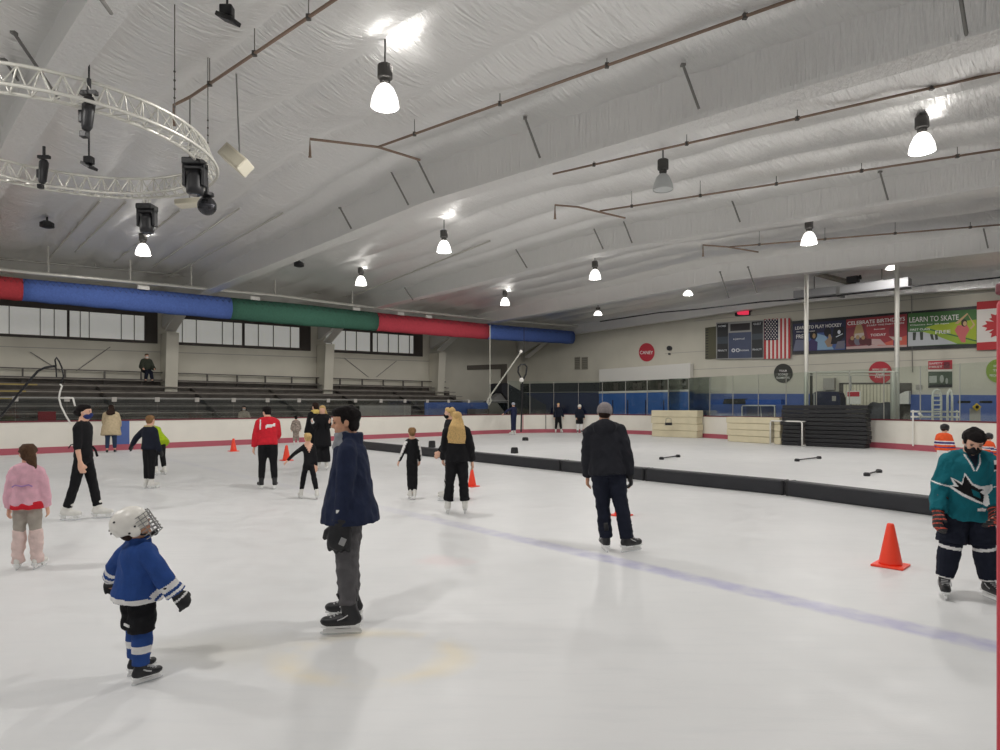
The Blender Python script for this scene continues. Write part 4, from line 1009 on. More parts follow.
# passing bars and black blocks
for (xa, ya, xb, yb, lb) in ((661.5, 459.6, 678, 457.2, 'short black bar with knob ends on the far ice, closest to the first cream stack'), (797, 461.4, 819, 458.8, 'short black bar with knob ends in front of the tall black mat stack'), (866.8, 476, 879, 472.6, 'short black bar with knob ends nearest the player in teal')):
    a, b = gp(xa, ya), gp(xb, yb); rt = empty('passing_bar', lb, 'training bar', (a + b) / 2); bm = NB(); rod(bm, a + ZA * .045, b + ZA * .045, .02, 8); mk('bar', bm, M_BLACK, rt)
    for p in (a, b):
        bm = NB(); lathe(bm, p, [(.07, 0), (.075, .02), (.075, .06), (.05, .085)], 14); mk('knob', bm, M_BLACK, rt)
for (x, y, w, h, lb) in ((514.5, 453.3, .13, .19, 'small black block on the far ice just past the divider pads'), (525.3, 440.6, .15, .14, 'small black block farthest out, near the end boards'), (432, 447.5, .14, .25, 'black bucket shaped block behind the thin girl and the coach')):
    p = gp(x, y); rt = empty('rubber_block', lb, 'block', p); bm = NB(); lathe(bm, p, [(w, 0), (w * 1.02, .02), (w * .95, h - .03), (w * .9, h)], 4 if h < .22 else 12, axis=ZA); mk('body', bm, M_RUBBER, rt)
    bm = NB(); lathe(bm, p + ZA * h, [(w * .8, 0), (w * .8, .02)], 4 if h < .22 else 12); mk('top', bm, M_BLACK, rt)
# red post at the picture edge
rt = empty('door_post', 'red painted gate post at the very edge of the picture', 'post', V3((.992, 1.2, 0)))
bm = NB(); box(bm, V3((.992, 1.2, .95)), .05, .04, .95, bev=.01); mk('post', bm, mat('red_gate_paint', srgb(198, 58, 70), .5), rt)
bm = NB(); box(bm, V3((.992, 1.2, 1.92)), .05, .04, .012, bev=.006); mk('cap', bm, M_MAROON, rt)
# skating harness at the bleacher side and far harness
rt = empty('skating_harness', 'black bent pole with a hanging loop rope, the harness over the left boards', 'harness', gp(2, 443))
YH = 19.5
bm = NB(); pipe(bm, [at(-14, 440, YH), at(0, 417, YH), at(10, 405, YH), at(20, 392, YH), at(30, 380, YH), at(38, 371, YH), at(45, 367.6, YH), at(52, 366.4, YH), at(56, 366, YH)], .035); mk('pole', bm, M_BLACK, rt, smooth=True)
bm = NB(); pipe(bm, [at(56, 366, YH), at(55, 360, YH), at(56.5, 357.5, YH), at(59, 361, YH), at(62, 368, YH), at(63.5, 376, YH), at(62, 381, YH), at(60, 384, YH)], .022); mk('strap', bm, M_BLACK, rt, smooth=True)
bm = NB(); pipe(bm, [at(60, 384, YH), at(62, 386, YH), at(60, 392, YH), at(59, 398, YH), at(61, 406, YH), at(66, 416, YH), at(71, 424, YH)], .025); rod(bm, at(59, 398, YH), at(73, 398, YH), .025); rod(bm, at(73, 398, YH), at(75, 406, YH), .025); mk('rope', bm, M_WHITE, rt, smooth=True)
bm = NB(); rod(bm, at(56, 367, YH), at(56.5, 377, YH), .02); mk('hook', bm, M_BLACK, rt)
rt = empty('skating_harness', 'far harness rope with a dark loop hanging in front of the stair ramp', 'harness', at(524, 433, 37))
YH = 37.0
bm = NB(); rod(bm, at(524, 327, YH), at(524, 362, YH), .02, 6); pipe(bm, [at(522, 380, YH), at(518, 372, YH), at(518.5, 367, YH), at(521, 364.5, YH), at(525, 364.5, YH), at(527, 367, YH), at(526, 374, YH), at(523, 380, YH)], .05); rod(bm, at(522.5, 382, YH), at(521, 432, YH), .05, 6); mk('loop_strap', bm, M_BLACK, rt)
bm = NB(); rod(bm, at(521, 352, YH), at(488, 399, YH), .045, 6); rod(bm, at(490, 325, YH), at(490, 398, YH), .025, 6); pipe(bm, [at(489, 398, YH), at(487, 402, YH), at(489, 405, YH), at(491, 401, YH), at(490, 396, YH)], .045); mk('rope', bm, mat('pale_rope', srgb(176, 176, 166), .8), rt)
bm = NB(); ball(bm, at(521, 351.5, YH), .10); ball(bm, at(521.5, 380, YH), .14); mk('pulley', bm, M_WHITE, rt)

# ------------------------------------------------------------------ people
def rot(axis, d): return Matrix.Rotation(rad(d), 3, axis)
def loft(bm, pts, rads, ref, n=14):
    """closed skin through rings at pts; rads (along ref, across); rounded by balls where it is remeshed"""
    pts = [V3(p) for p in pts]; k = len(pts); rings = []
    for i in range(k):
        d = (pts[min(i + 1, k - 1)] - pts[max(i - 1, 0)]).normalized()
        e1 = (ref - d * ref.dot(d)).normalized(); e2 = d.cross(e1)
        r = rads[i]; r = (r, r) if not isinstance(r, (tuple, list)) else r
        rings.append([bm.verts.new(pts[i] + e1 * (r[0] * math.cos(2 * math.pi * j / n)) + e2 * (r[1] * math.sin(2 * math.pi * j / n))) for j in range(n)])
    for i in range(k - 1):
        for j in range(n): bm.faces.new((rings[i][j], rings[i][(j + 1) % n], rings[i + 1][(j + 1) % n], rings[i + 1][j]))
    bm.faces.new(rings[0][::-1]); bm.faces.new(rings[-1])
CLOTH = {'jacket', 'jersey', 'hoodie', 'coat', 't_shirt', 'trousers', 'leggings', 'hockey_pants', 'hockey_shorts', 'sock', 'leg_warmers', 'neck_gaiter', 'scarf', 'shirt_hem'}
def shell(name, bm, vox, mats, parent, smooth=3, paint=None, label=None):
    bmesh.ops.recalc_face_normals(bm, faces=bm.faces)
    me = bpy.data.meshes.new(name); bm.to_mesh(me); bm.free()
    o = bpy.data.objects.new(name, me); COL.objects.link(o)
    m = o.modifiers.new('r', 'REMESH'); m.mode = 'VOXEL'; m.voxel_size = vox; m.use_smooth_shade = True
    if smooth:
        s = o.modifiers.new('s', 'SMOOTH'); s.factor = .5; s.iterations = smooth
    dg = bpy.context.evaluated_depsgraph_get()
    new = bpy.data.meshes.new_from_object(o.evaluated_get(dg)); o.modifiers.clear(); o.data = new; bpy.data.meshes.remove(me)
    if name in CLOTH and vox < .02:
        amp = .004 if name in ('leggings', 't_shirt', 'sock') else .0085
        sc = V3((9, 9, 5)) if name in ('jacket', 'jersey', 'hoodie', 'coat', 't_shirt') else V3((7, 7, 11))
        nn = [v.normal.copy() for v in new.vertices]
        for v, n_ in zip(new.vertices, nn):
            q = V3((v.co.x * sc.x + v.co.z * 4, v.co.y * sc.y, v.co.z * sc.z + len(name)))
            f = mnoise.noise(q); g = mnoise.noise(q * 2.3 + V3((7, 3, 1)))
            v.co += n_ * amp * ((1 - 2 * abs(f)) * 1.2 + g * .7 - .5)
    new.name = name; new.materials.clear()
    for mm in (mats if isinstance(mats, (list, tuple)) else [mats]): new.materials.append(mm)
    for p in new.polygons:
        p.use_smooth = True
        if paint: p.material_index = paint(p.center)
    o.parent = parent
    if label: o['label'] = label
    return o
SKINS = {'light': mat('skin_light', srgb(226, 178, 152), .5, 0, .05, 30), 'tan': mat('skin_tan', srgb(204, 152, 122), .5, 0, .05, 30)}
HAIRS = {k: mat('hair_' + k, c, .75, 0, .25, 60, .5, 120, spec=.15) for k, c in dict(black=srgb(26, 22, 22), brown=srgb(84, 62, 46), dkbrown=srgb(52, 38, 32), blond=srgb(206, 172, 116), ltbrown=srgb(136, 104, 72)).items()}
M_SOLE = mat('skate_sole_white', srgb(244, 244, 242), .45); M_BOOTW = mat('white_skate_boot', srgb(226, 224, 218), .45, 0, .05, 20); M_BOOTB = mat('black_skate_boot', srgb(30, 30, 33), .45, 0, .15, 20)
M_LACE = mat('pale_lace', srgb(200, 200, 200), .8); M_EYE = mat('dark_eye', (.02, .015, .012), .3); M_BROW = mat('dark_brow', (.03, .022, .018), .8); M_LIP = mat('lip', srgb(186, 116, 104), .5)
M_GAITER = fab('gaiter_grey', srgb(142, 144, 148), .2)

def inside(px, pz, poly):
    c = False; j = len(poly) - 1
    for i in range(len(poly)):
        xi, yi = poly[i]; xj, yj = poly[j]
        if (yi > pz) != (yj > pz) and px < (xj - xi) * (pz - yi) / (yj - yi) + xi: c = not c
        j = i
    return c
def person(label, loc, heading, H, group=None, hsr=.135, build=1.0, lean=0, side=0, twist=0, arms=((0, 8, 8), (0, 8, 8)), legs=((0, 3, 0, 8), (0, 3, 0, 8)), head=(0, 0, 0),
           skin='light', hair=('black', 'short'), top=None, pants=None, skates=None, gloves=None, hat=None, mask=None, face=False, extras=None, seat=None, vox=None, liftk=.043, fingers=True, slope=0):
    root = empty('person', label, 'person', loc, -rad(heading), group)
    dist = max(3.0, V3(loc).length)
    vx = vox or min(.024, max(.0075, dist * .0015))
    b = H * (1 - hsr) / .865; hs = hsr * H
    lift = liftk * b if skates else .0
    T = rot('Z', -twist) @ rot('Y', side) @ rot('X', -lean)
    X3 = V3((1, 0, 0))
    ank_h = .048 * b + lift
    J = {}
    for sg, nm, (fw, ou, kn, toe) in ((-1, 'L', legs[0]), (1, 'R', legs[1])):
        hip = V3((sg * .046 * b * build, 0, 0))
        dv = lambda a, o: V3((sg * math.sin(rad(o)) * math.cos(rad(a)), math.sin(rad(a)), -math.cos(rad(a)) * math.cos(rad(o))))
        kne = hip + dv(fw, ou) * .245 * b; an = kne + dv(fw - kn, ou) * .235 * b
        J[nm] = [hip, kne, an, toe]
    low = min(J['L'][2].z, J['R'][2].z)
    mid = (J['L'][2] + J['R'][2]) / 2
    off = V3((-mid.x, -mid.y, ank_h - low)) if seat is None else V3((0, 0, seat))
    for nm in 'LR': J[nm][:3] = [p + off for p in J[nm][:3]]
    pel = off; tor = lambda x, y, s: pel + T @ V3((x * b, y * b, s * .315 * b))
    neck = tor(0, 0, 1)
    Hm = rot('Z', -head[0]) @ rot('X', head[1]) @ rot('Y', head[2])
    hc = neck + T @ V3((0, .008 * b, .012 * b)) + Hm @ V3((0, .05 * hs, .52 * hs))
    hp = lambda x, y, z: hc + Hm @ (V3((x, y, z)) * hs)
    A = {}
    for sg, nm, ar in ((-1, 'L', arms[0]), (1, 'R', arms[1])):
        fw, ou, el = ar[:3]; ou2 = ar[3] if len(ar) > 3 else ou * .5
        sh = tor(sg * .090 * build, -.004, .835)
        dv = lambda a, o: T @ V3((sg * math.sin(rad(o)) * math.cos(rad(a)), math.sin(rad(a)), -math.cos(rad(a)) * math.cos(rad(o))))
        e = sh + dv(fw, ou) * .172 * b; d2 = dv(fw + el, ou2); w = e + d2 * .142 * b
        A[nm] = [sh, e, w, d2, sg]
    # torso rings (fraction of the spine, half width, half depth)
    RING = [(-.22, .086, .068), (0, .090, .070), (.25, .080, .062), (.5, .080, .060), (.74, .092, .066), (.88, .078, .056), (.96, .052, .046), (1.03, .036, .038)]
    def ringat(s):
        for (s0, w0, d0), (s1, w1, d1) in zip(RING[:-1], RING[1:]):
            if s <= s1:
                t = (s - s0) / (s1 - s0); return (w0 + (w1 - w0) * t) * b * build, (d0 + (d1 - d0) * t) * b * (build * .5 + .5)
        return RING[-1][1] * b * build, RING[-1][2] * b
    def torso(bm, s0, s1, infl, flare=0, n=9):
        pts, rr = [], []
        for k in range(n + 1):
            s = s0 + (s1 - s0) * k / n; w, d = ringat(max(-.22, s)); f = infl + flare * max(0, .75 - s)
            if s > .9: f *= max(.15, (1.06 - s) / .16)
            pts.append(tor(0, 0, s)); rr.append((w + f, d + f))
        loft(bm, pts, rr, T @ X3, 18)
    def arm(bm, nm, infl, frac=1.0, ball_=True, k=1.0, cuff=0):
        sh, e, w, d2, sg = A[nm]; end = e.lerp(w, frac) if frac <= 1 else w
        loft(bm, [sh, sh.lerp(e, .5), e], [(.036 * b * k + infl * .7), .033 * b * k + infl * .9, .028 * b * k + infl], V3((0, 1, .1)))
        ball(bm, sh, .036 * b * k + infl * .7, 12, 8)
        loft(bm, [tor(sg * .022, -.006, .99), sh.lerp(tor(sg * .022, -.006, .99), .45) + T @ V3((0, 0, .012 * b)), sh], [.026 * b + infl * .25, .030 * b + infl * .45, .034 * b * k + infl * .6], T @ V3((0, 1, .1)), 12); ball(bm, e, .028 * b * k + infl, 12, 8)
        if frac > 0:
            loft(bm, [e, e.lerp(end, .5), end], [.028 * b * k + infl, .025 * b * k + infl, .019 * b * k + infl + cuff], V3((0, 1, .1)))
            if ball_: ball(bm, end, .020 * b * k + infl, 10, 6)
    def hand(bm, nm, sc, fat, curl=18):
        sh, e, w, d, sg = A[nm]; a = (V3((0, 1, 0)) - d * d.y); a = (a if a.length > .2 else V3((1, 0, 0)) - d * d.x).normalized()
        n_ = d.cross(a) * (1 if sg > 0 else -1)
        if n_.dot(V3((-sg, 0, 0))) < 0: n_ = -n_
        L = .105 * b * sc; p0 = w - d * .01 * b; p1 = w + d * L * .5
        loft(bm, [p0, w + d * L * .2, p1], [(.020 * b * fat, .014 * b * fat), (.026 * b * fat, .014 * b * fat), (.027 * b * fat, .013 * b * fat)], a, 10)
        ball(bm, p1, (.026 * b * fat, .026 * b * fat, .013 * b * fat), 8, 6, Matrix((a, d, n_)).transposed())
        for k, ln in enumerate((.80, .96, 1.0, .88)):
            q = p1 + a * ((k - 1.5) * -.0135 * b * fat); r = .0062 * b * fat; ln *= .5 * L
            cdir = lambda t: (d * math.cos(rad(t)) + n_ * math.sin(rad(t)))
            q1 = q + cdir(curl) * ln * .42; q2 = q1 + cdir(curl * 2.2) * ln * .33; q3 = q2 + cdir(curl * 3.2) * ln * .25
            loft(bm, [q - d * .01 * b, q, q1, q2, q3], [r, r * 1.05, r, r * .92, r * .8], a, 8); ball(bm, q3, r * .82, 8, 6)
        t0 = w + d * L * .15 + a * .018 * b * fat; t1 = t0 + (a * .8 + d * .9 + n_ * .35).normalized() * .24 * L; t2 = t1 + (a * .25 + d + n_ * .45).normalized() * .2 * L; r = .0075 * b * fat
        loft(bm, [t0 - a * .01 * b, t1, t2], [r * 1.25, r, r * .8], n_, 8); ball(bm, t2, r * .8, 8, 6)
    # ---- body: one continuous surface
    bm = NB(); kk = .92
    torso(bm, 0.06, 1.0, -.010 * b)
    for nm in 'LR':
        h_, k_, a_, toe = J[nm]
        loft(bm, [h_ + V3((0, 0, .02 * b)), h_.lerp(k_, .4), k_, k_.lerp(a_, .35), a_], [.045 * b * min(1, build), .041 * b * min(1, build), .031 * b, .031 * b, .020 * b], X3); ball(bm, h_, .045 * b * min(1, build)); ball(bm, k_, .031 * b); ball(bm, a_, .022 * b)
        yv = rot('Z', -toe * (1 if nm == 'R' else -1)) @ V3((0, 1, 0)); loft(bm, [a_ - yv * .02 * b - ZA * .02 * b, a_ + yv * .08 * b - ZA * .03 * b], [.022 * b, .018 * b], X3)
        arm(bm, nm, 0, 1.0, True, .84); hand(bm, nm, 1, 1.0 if dist < 9 else 1.15)
    loft(bm, [tor(0, 0, .9), neck, hp(0, -.08, -.15)], [.046 * b * (.6 + .4 * build), .040 * b, .25 * hs], T @ X3)
    ball(bm, hp(0, -.05, .14), (.335 * hs, .42 * hs, .36 * hs), 16, 12, Hm); ball(bm, hp(0, .07, -.14), (.275 * hs, .285 * hs, .33 * hs), 14, 10, Hm)
    ball(bm, hp(0, .20, -.39), (.13 * hs, .12 * hs, .09 * hs), 10, 8, Hm)
    ball(bm, hp(0, .37, -.075), (.055 * hs, .10 * hs, .065 * hs), 8, 6, Hm); ball(bm, hp(0, .345, .02), (.045 * hs, .06 * hs, .12 * hs), 8, 6, Hm)
    ball(bm, hp(0, .31, .10), (.22 * hs, .06 * hs, .05 * hs), 10, 6, Hm); ball(bm, hp(0, .325, -.24), (.10 * hs, .04 * hs, .028 * hs), 8, 6, Hm); ball(bm, hp(0, .315, -.285), (.09 * hs, .04 * hs, .028 * hs), 8, 6, Hm)
    for s in (-1, 1):
        ball(bm, hp(s * .335, -.03, -.03), (.04 * hs, .09 * hs, .13 * hs), 8, 6, Hm); ball(bm, hp(s * .17, .25, -.1), (.10 * hs, .08 * hs, .08 * hs), 8, 6, Hm)
    lipz = lambda p: 1 if (Hm.transposed() @ (p - hc)).y > .33 * hs and abs((Hm.transposed() @ (p - hc)).z + .262 * hs) < .04 * hs and abs((Hm.transposed() @ (p - hc)).x) < .1 * hs else 0
    shell('body', bm, vx, [SKINS[skin], M_LIP], root, 2, lipz)
    if face:
        bm = NB()
        for s in (-1, 1): ball(bm, hp(s * .145, .325, .035), (.050 * hs, .030 * hs, .020 * hs), 10, 6, Hm)
        mk('eye_pattern', bm, M_EYE, root, True, local=True)
        bm = NB()
        for s in (-1, 1): ball(bm, hp(s * .15, .35, .115), (.085 * hs, .025 * hs, .012 * hs), 10, 6, Hm)
        mk('eyebrows', bm, M_BROW, root, True, local=True)
    # ---- hair
    if hair:
        hm, st = HAIRS[hair[0]], hair[1]; bm = NB()
        hat or (ball(bm, hp(0, -.14, .19), (.375 * hs, .41 * hs, .35 * hs), 16, 12, Hm), ball(bm, hp(0, .05, .32), (.335 * hs, .33 * hs, .21 * hs), 12, 8, Hm)); ball(bm, hp(0, -.22, -.08), (.315 * hs, .25 * hs, .28 * hs), 14, 10, Hm)
        if st == 'short':
            for s in (-1, 1): ball(bm, hp(s * .325, .07, .10), (.045 * hs, .07 * hs, .15 * hs), 8, 6, Hm); ball(bm, hp(s * .28, -.2, -.12), (.07 * hs, .12 * hs, .2 * hs), 8, 6, Hm)
        if st == 'short': ball(bm, hp(0, .17, .39), (.29 * hs, .21 * hs, .12 * hs), 12, 8, Hm); ball(bm, hp(0, -.02, .38), (.34 * hs, .36 * hs, .17 * hs), 12, 8, Hm)
        if st == 'side':
            for s in (-1, 1): ball(bm, hp(s * .30, .04, .12), (.09 * hs, .12 * hs, .20 * hs), 8, 6, Hm)
            ball(bm, hp(-.06, .22, .30), (.30 * hs, .20 * hs, .15 * hs), 10, 8, Hm)
        if dist < 14 and not hat:
            rr = random.Random(int(H * 1000))
            for q in range(46):
                th = rr.uniform(0, 6.283); zz = rr.uniform(-.05, .36); r0 = math.sqrt(max(0, 1 - (zz / .40) ** 2))
                x_, y_ = .36 * r0 * math.cos(th), -.075 + .43 * r0 * math.sin(th)
                if y_ > .02 and zz < .20: continue
                ball(bm, hp(x_, y_, .15 + zz), (.07 * hs, .10 * hs, .05 * hs), 8, 5, Hm @ rot('Z', rr.uniform(-40, 40)) @ rot('X', rr.uniform(-40, 40)))
        if 'bun' in st: ball(bm, hp(0, -.52, .16 if 'high' in st else -.02), .21 * hs, 12, 8)
        if 'pony' in st:
            side_ = .12 if 'r' in st[4:] else 0
            p0 = hp(side_, -.42, .12); loft(bm, [hp(side_ * .5, -.3, .14), p0, p0 + V3((side_ * .3, -.05, -.3)) * hs, p0 + V3((side_ * .7, -.03, -.9)) * hs, p0 + V3((side_ * 1.6, .02, -1.35)) * hs], [.12 * hs, .19 * hs, .24 * hs, .20 * hs, .07 * hs], X3, 10)
        if 'long' in st:
            ln = float(st[4:] or 1.2)
            loft(bm, [hp(0, -.12, .1), hp(0, -.26, -.2), tor(0, -.078, .95), hc + V3((0, -.80, -ln * .75)) * hs, hc + V3((0, -.92, -ln)) * hs], [(.37 * hs, .3 * hs), (.46 * hs, .28 * hs), (.66 * hs, .26 * hs), (.80 * hs, .20 * hs), (.70 * hs, .08 * hs)], Hm @ X3, 14)
        shell('hair', bm, max(vx * .9, .008), hm, root, 2)
    # ---- clothing
    if top:
        m_, infl = top['mat'], top.get('infl', .02); bm = NB()
        s0 = top.get('hem', -.1)
        if s0 < -.22 : pass
        torso(bm, s0, 1.03, infl, top.get('flare', 0))
        sl = top.get('sleeve', 1.0)
        for nm in 'LR': arm(bm, nm, infl * top.get('slk', .8), sl, False, 1.0, top.get('cuff', 0))
        if top.get('collar', True): loft(bm, [neck - T @ V3((0, 0, .03 * b)), neck + T @ V3((0, .004 - .3 * top.get('ch', 0) * b, (.018 + top.get('ch', 0)) * b))], [.062 * b, .056 * b], T @ X3, 14)
        if top.get('hood'):
            ball(bm, tor(0, -.062, .93), (.085 * b, .042 * b, .058 * b), 12, 8, T); ball(bm, tor(0, -.03, 1.0), (.075 * b, .06 * b, .03 * b), 12, 8, T)
        pt = top.get('paint'); ctx = dict(b=b, tor=tor, T=T, pel=pel, A=A, H=H, neck=neck, root=root, vx=vx, hs=hs, hc=hc, Hm=Hm, J=J)
        shell(top.get('name', 'jacket'), bm, vx, m_, root, 3, (lambda p: pt(p, ctx)) if pt else None, top.get('label'))
        if top.get('under'):                       # layer showing below the hem
            bm = NB(); torso(bm, s0 - .10, s0 + .1, infl * .8, top.get('flare', 0)); shell('shirt_hem', bm, vx, top['under'], root, 2, label=top.get('under_label'))
    ctx = dict(b=b, tor=tor, T=T, pel=pel, A=A, H=H, neck=neck, root=root, vx=vx, hs=hs, hc=hc, Hm=Hm, J=J, hp=hp, lift=lift)
    if pants:
        m_, infl = pants['mat'], pants.get('infl', .008); bm = NB(); w_, d_ = ringat(0)
        loft(bm, [tor(0, 0, -.16), tor(0, 0, 0), tor(0, 0, .12)], [(w_ * .82 + infl, d_ * .9 + infl), (w_ * .92 + infl, d_ * .96 + infl), (w_ * .86 + infl * .6, d_ * .88 + infl * .6)], T @ X3, 16)
        for nm in 'LR':
            h_, k_, a_, toe = J[nm]; end = k_.lerp(a_, pants.get('frac', .84)) if pants.get('frac', 1) > 0 else h_.lerp(k_, 1 + pants['frac'])
            kx = pants.get('knee', .038); ax_ = pants.get('ank', .030)
            if pants.get('frac', 1) > 0: loft(bm, [h_, h_.lerp(k_, .45), k_, k_.lerp(a_, .4), end], [.050 * b * build + infl, .047 * b * build + infl, kx * b + infl, max(kx * .95, ax_) * b + infl, ax_ * b + infl], X3); ball(bm, k_, kx * b + infl)
            else: loft(bm, [h_, h_.lerp(k_, .5), end], [.056 * b + infl, .058 * b + infl, .058 * b + infl], X3)
            ball(bm, h_, .050 * b * build + infl * .8)
        pp = pants.get('paint')
        shell(pants.get('name', 'trousers'), bm, vx, m_, root, 3, (lambda p: pp(p, ctx)) if pp else None, pants.get('label'))
        if pants.get('sock'):
            so = pants['sock']
            for nm in 'LR':
                h_, k_, a_, toe = J[nm]; bm = NB(); si = so.get('infl', .012); top_ = h_.lerp(k_, .72) if so.get('high') else k_.lerp(a_, so.get('start', .05))
                P_ = ([top_] if so.get('high') else []) + [k_ if so.get('high') else top_, k_.lerp(a_, .35), k_.lerp(a_, .7), k_.lerp(a_, 1.0 + so.get('ext', 0))]
                R_ = ([.052 * b + si] if so.get('high') else []) + [.048 * b + si, .048 * b + si, .040 * b + si, so.get('end', .034) * b + si]
                loft(bm, P_, R_, X3); sp = so.get('paint')
                shell('sock', bm, vx, so['mat'], root, 2, (lambda p: sp(p, k_, a_)) if sp else None)
    # ---- skates
    if skates:
        for nm, sg in (('L', -1), ('R', 1)):
            h_, k_, a_, toe = J[nm]; Rz = rot('Z', -sg * toe); dz = a_.z - ank_h
            sp = lambda x, y, z: V3((a_.x, a_.y, dz)) + Rz @ V3((x, y, z))
            fl = .165 * b; z0 = lift
            shin = (k_ - a_).normalized()
            bm = NB(); ref = Rz @ X3
            loft(bm, [sp(0, -.22 * fl, z0 + .012 * b), sp(0, -.05 * fl, z0 + .022 * b), sp(0, .3 * fl, z0 + .022 * b), sp(0, .62 * fl, z0 + .016 * b), sp(0, .74 * fl, z0 + .012 * b)], [(.025 * b, .018 * b), (.029 * b, .030 * b), (.030 * b, .031 * b), (.029 * b, .023 * b), (.018 * b, .013 * b)], ref, 12)
            ball(bm, sp(0, .6 * fl, z0 + .020 * b), (.028 * b, .034 * b, .022 * b), 10, 8, Rz); ball(bm, sp(0, -.18 * fl, z0 + .025 * b), (.025 * b, .028 * b, .026 * b), 10, 8, Rz)
            loft(bm, [sp(0, -.10 * fl, z0 + .02 * b), sp(0, -.03 * fl, z0 + .05 * b), a_ + shin * .03 * b, a_ + shin * .072 * b], [(.029 * b, .040 * b), (.030 * b, .041 * b), (.033 * b, .038 * b), (.036 * b, .041 * b)], ref, 12)
            boot = shell('skate', bm, max(.007, vx * .85), M_BOOTW if skates == 'figure' else M_BOOTB, root, 2)
            bm = NB()
            for f0, f1 in ((-.30, -.02), (.34, .66)):
                pr = [sp(-.008 * b, f0 * fl, z0 + .004), sp(-.008 * b, f1 * fl, z0 + .004), sp(-.008 * b, (f0 + (f1 - f0) * .8) * fl, .012 * b), sp(-.008 * b, (f0 + (f1 - f0) * .25) * fl, .012 * b)]
                prism(bm, pr, Rz @ V3((.016 * b, 0, 0)))
            box(bm, sp(0, .22 * fl, z0 + .002), .02 * b, .54 * fl, .006 * b, Rz @ X3, Rz @ V3((0, 1, 0)), bev=.004)
            if skates != 'figure': box(bm, sp(0, .2 * fl, .018 * b), .007 * b, .52 * fl, .009 * b, Rz @ X3, Rz @ V3((0, 1, 0)))
            else: box(bm, sp(0, -.18 * fl, z0 + .004 * b), .02 * b, .14 * fl, .010 * b, Rz @ X3, Rz @ V3((0, 1, 0)))
            mk('blade_holder', bm, M_SOLE if skates != 'figure' else mat('brown_heel', srgb(122, 96, 76), .6) if False else M_SOLE, boot, local=True)
            bm = NB(); prism(bm, [sp(-.0025 * b, f * fl, z * b) for f, z in ((-.34, .004), (-.30, .0), (.70, .0), (.80, .006), (.80, .014), (-.34, .014))], Rz @ V3((.005 * b, 0, 0)))
            mk('blade', bm, M_BLADE, boot, local=True)
            if dist < 8:
                bm = NB()
                for t in range(5):
                    y_ = .12 + .09 * t; zz = z0 + (.066 - .0065 * t) * b
                    rod(bm, sp(-.018 * b, y_ * fl, zz), sp(.018 * b, (y_ + .03) * fl, zz + .002), .004, 5); rod(bm, sp(.018 * b, y_ * fl, zz), sp(-.018 * b, (y_ + .03) * fl, zz + .002), .004, 5)
                mk('laces', bm, M_LACE, boot, local=True)
                bm = NB(); loft(bm, [a_ + shin * .055 * b + Rz @ V3((0, .030 * b, 0)), a_ + shin * .095 * b + Rz @ V3((0, .050 * b, 0))], [(.024 * b, .007 * b), (.020 * b, .005 * b)], ref, 10); mk('tongue', bm, M_BOOTB if skates != 'figure' else M_BOOTW, boot, True, local=True)
                if skates != 'figure':
                    bm = NB(); loft(bm, [a_ + shin * .06 * b - Rz @ V3((0, .038 * b, 0)), a_ + shin * .115 * b - Rz @ V3((0, .042 * b, 0))], [(.018 * b, .005 * b), (.014 * b, .004 * b)], ref, 10); mk('tendon_guard', bm, M_BOOTB, boot, True, local=True)
                    bm = NB()
                    for sx in (-1, 1): pipe(bm, [sp(sx * .0305 * b, .02 * fl, z0 + .052 * b), sp(sx * .033 * b, .14 * fl, z0 + .040 * b), sp(sx * .033 * b, .30 * fl, z0 + .030 * b)], .0045, 5)
                    mk('side_stripe', bm, M_LACE, boot, local=True)
    elif pants:                                                   # plain shoes
        for nm, sg in (('L', -1), ('R', 1)):
            h_, k_, a_, toe = J[nm]; Rz = rot('Z', -sg * toe); sp = lambda x, y, z: V3((a_.x, a_.y, a_.z - ank_h)) + Rz @ V3((x, y, z)); bm = NB(); fl = .16 * b
            loft(bm, [sp(0, -.25 * fl, .03 * b), sp(0, .1 * fl, .032 * b), sp(0, .7 * fl, .018 * b)], [(.024 * b, .028 * b), (.027 * b, .030 * b), (.024 * b, .018 * b)], Rz @ X3, 12)
            shell('shoe', bm, max(.01, vx), M_BOOTB, root, 1)
    # ---- gloves
    if gloves:
        for nm in 'LR':
            if gloves.get('only') and nm not in gloves['only']: continue
            bm = NB(); hand(bm, nm, gloves.get('sc', 1.1), gloves.get('fat', 1.4), gloves.get('curl', 24)); sh, e, w, d, sg = A[nm]
            loft(bm, [w - d * gloves.get('cuff', .05) * b, w - d * .01 * b, w + d * .02 * b], [gloves.get('cr', .034) * b, .030 * b * gloves.get('fat', 1.4) / 1.4, .030 * b], V3((0, 1, .1)), 12)
            gp_ = gloves.get('paint')
            shell('glove', bm, vx, gloves['mat'], root, 2, (lambda p: gp_(p, w, d)) if gp_ else None)
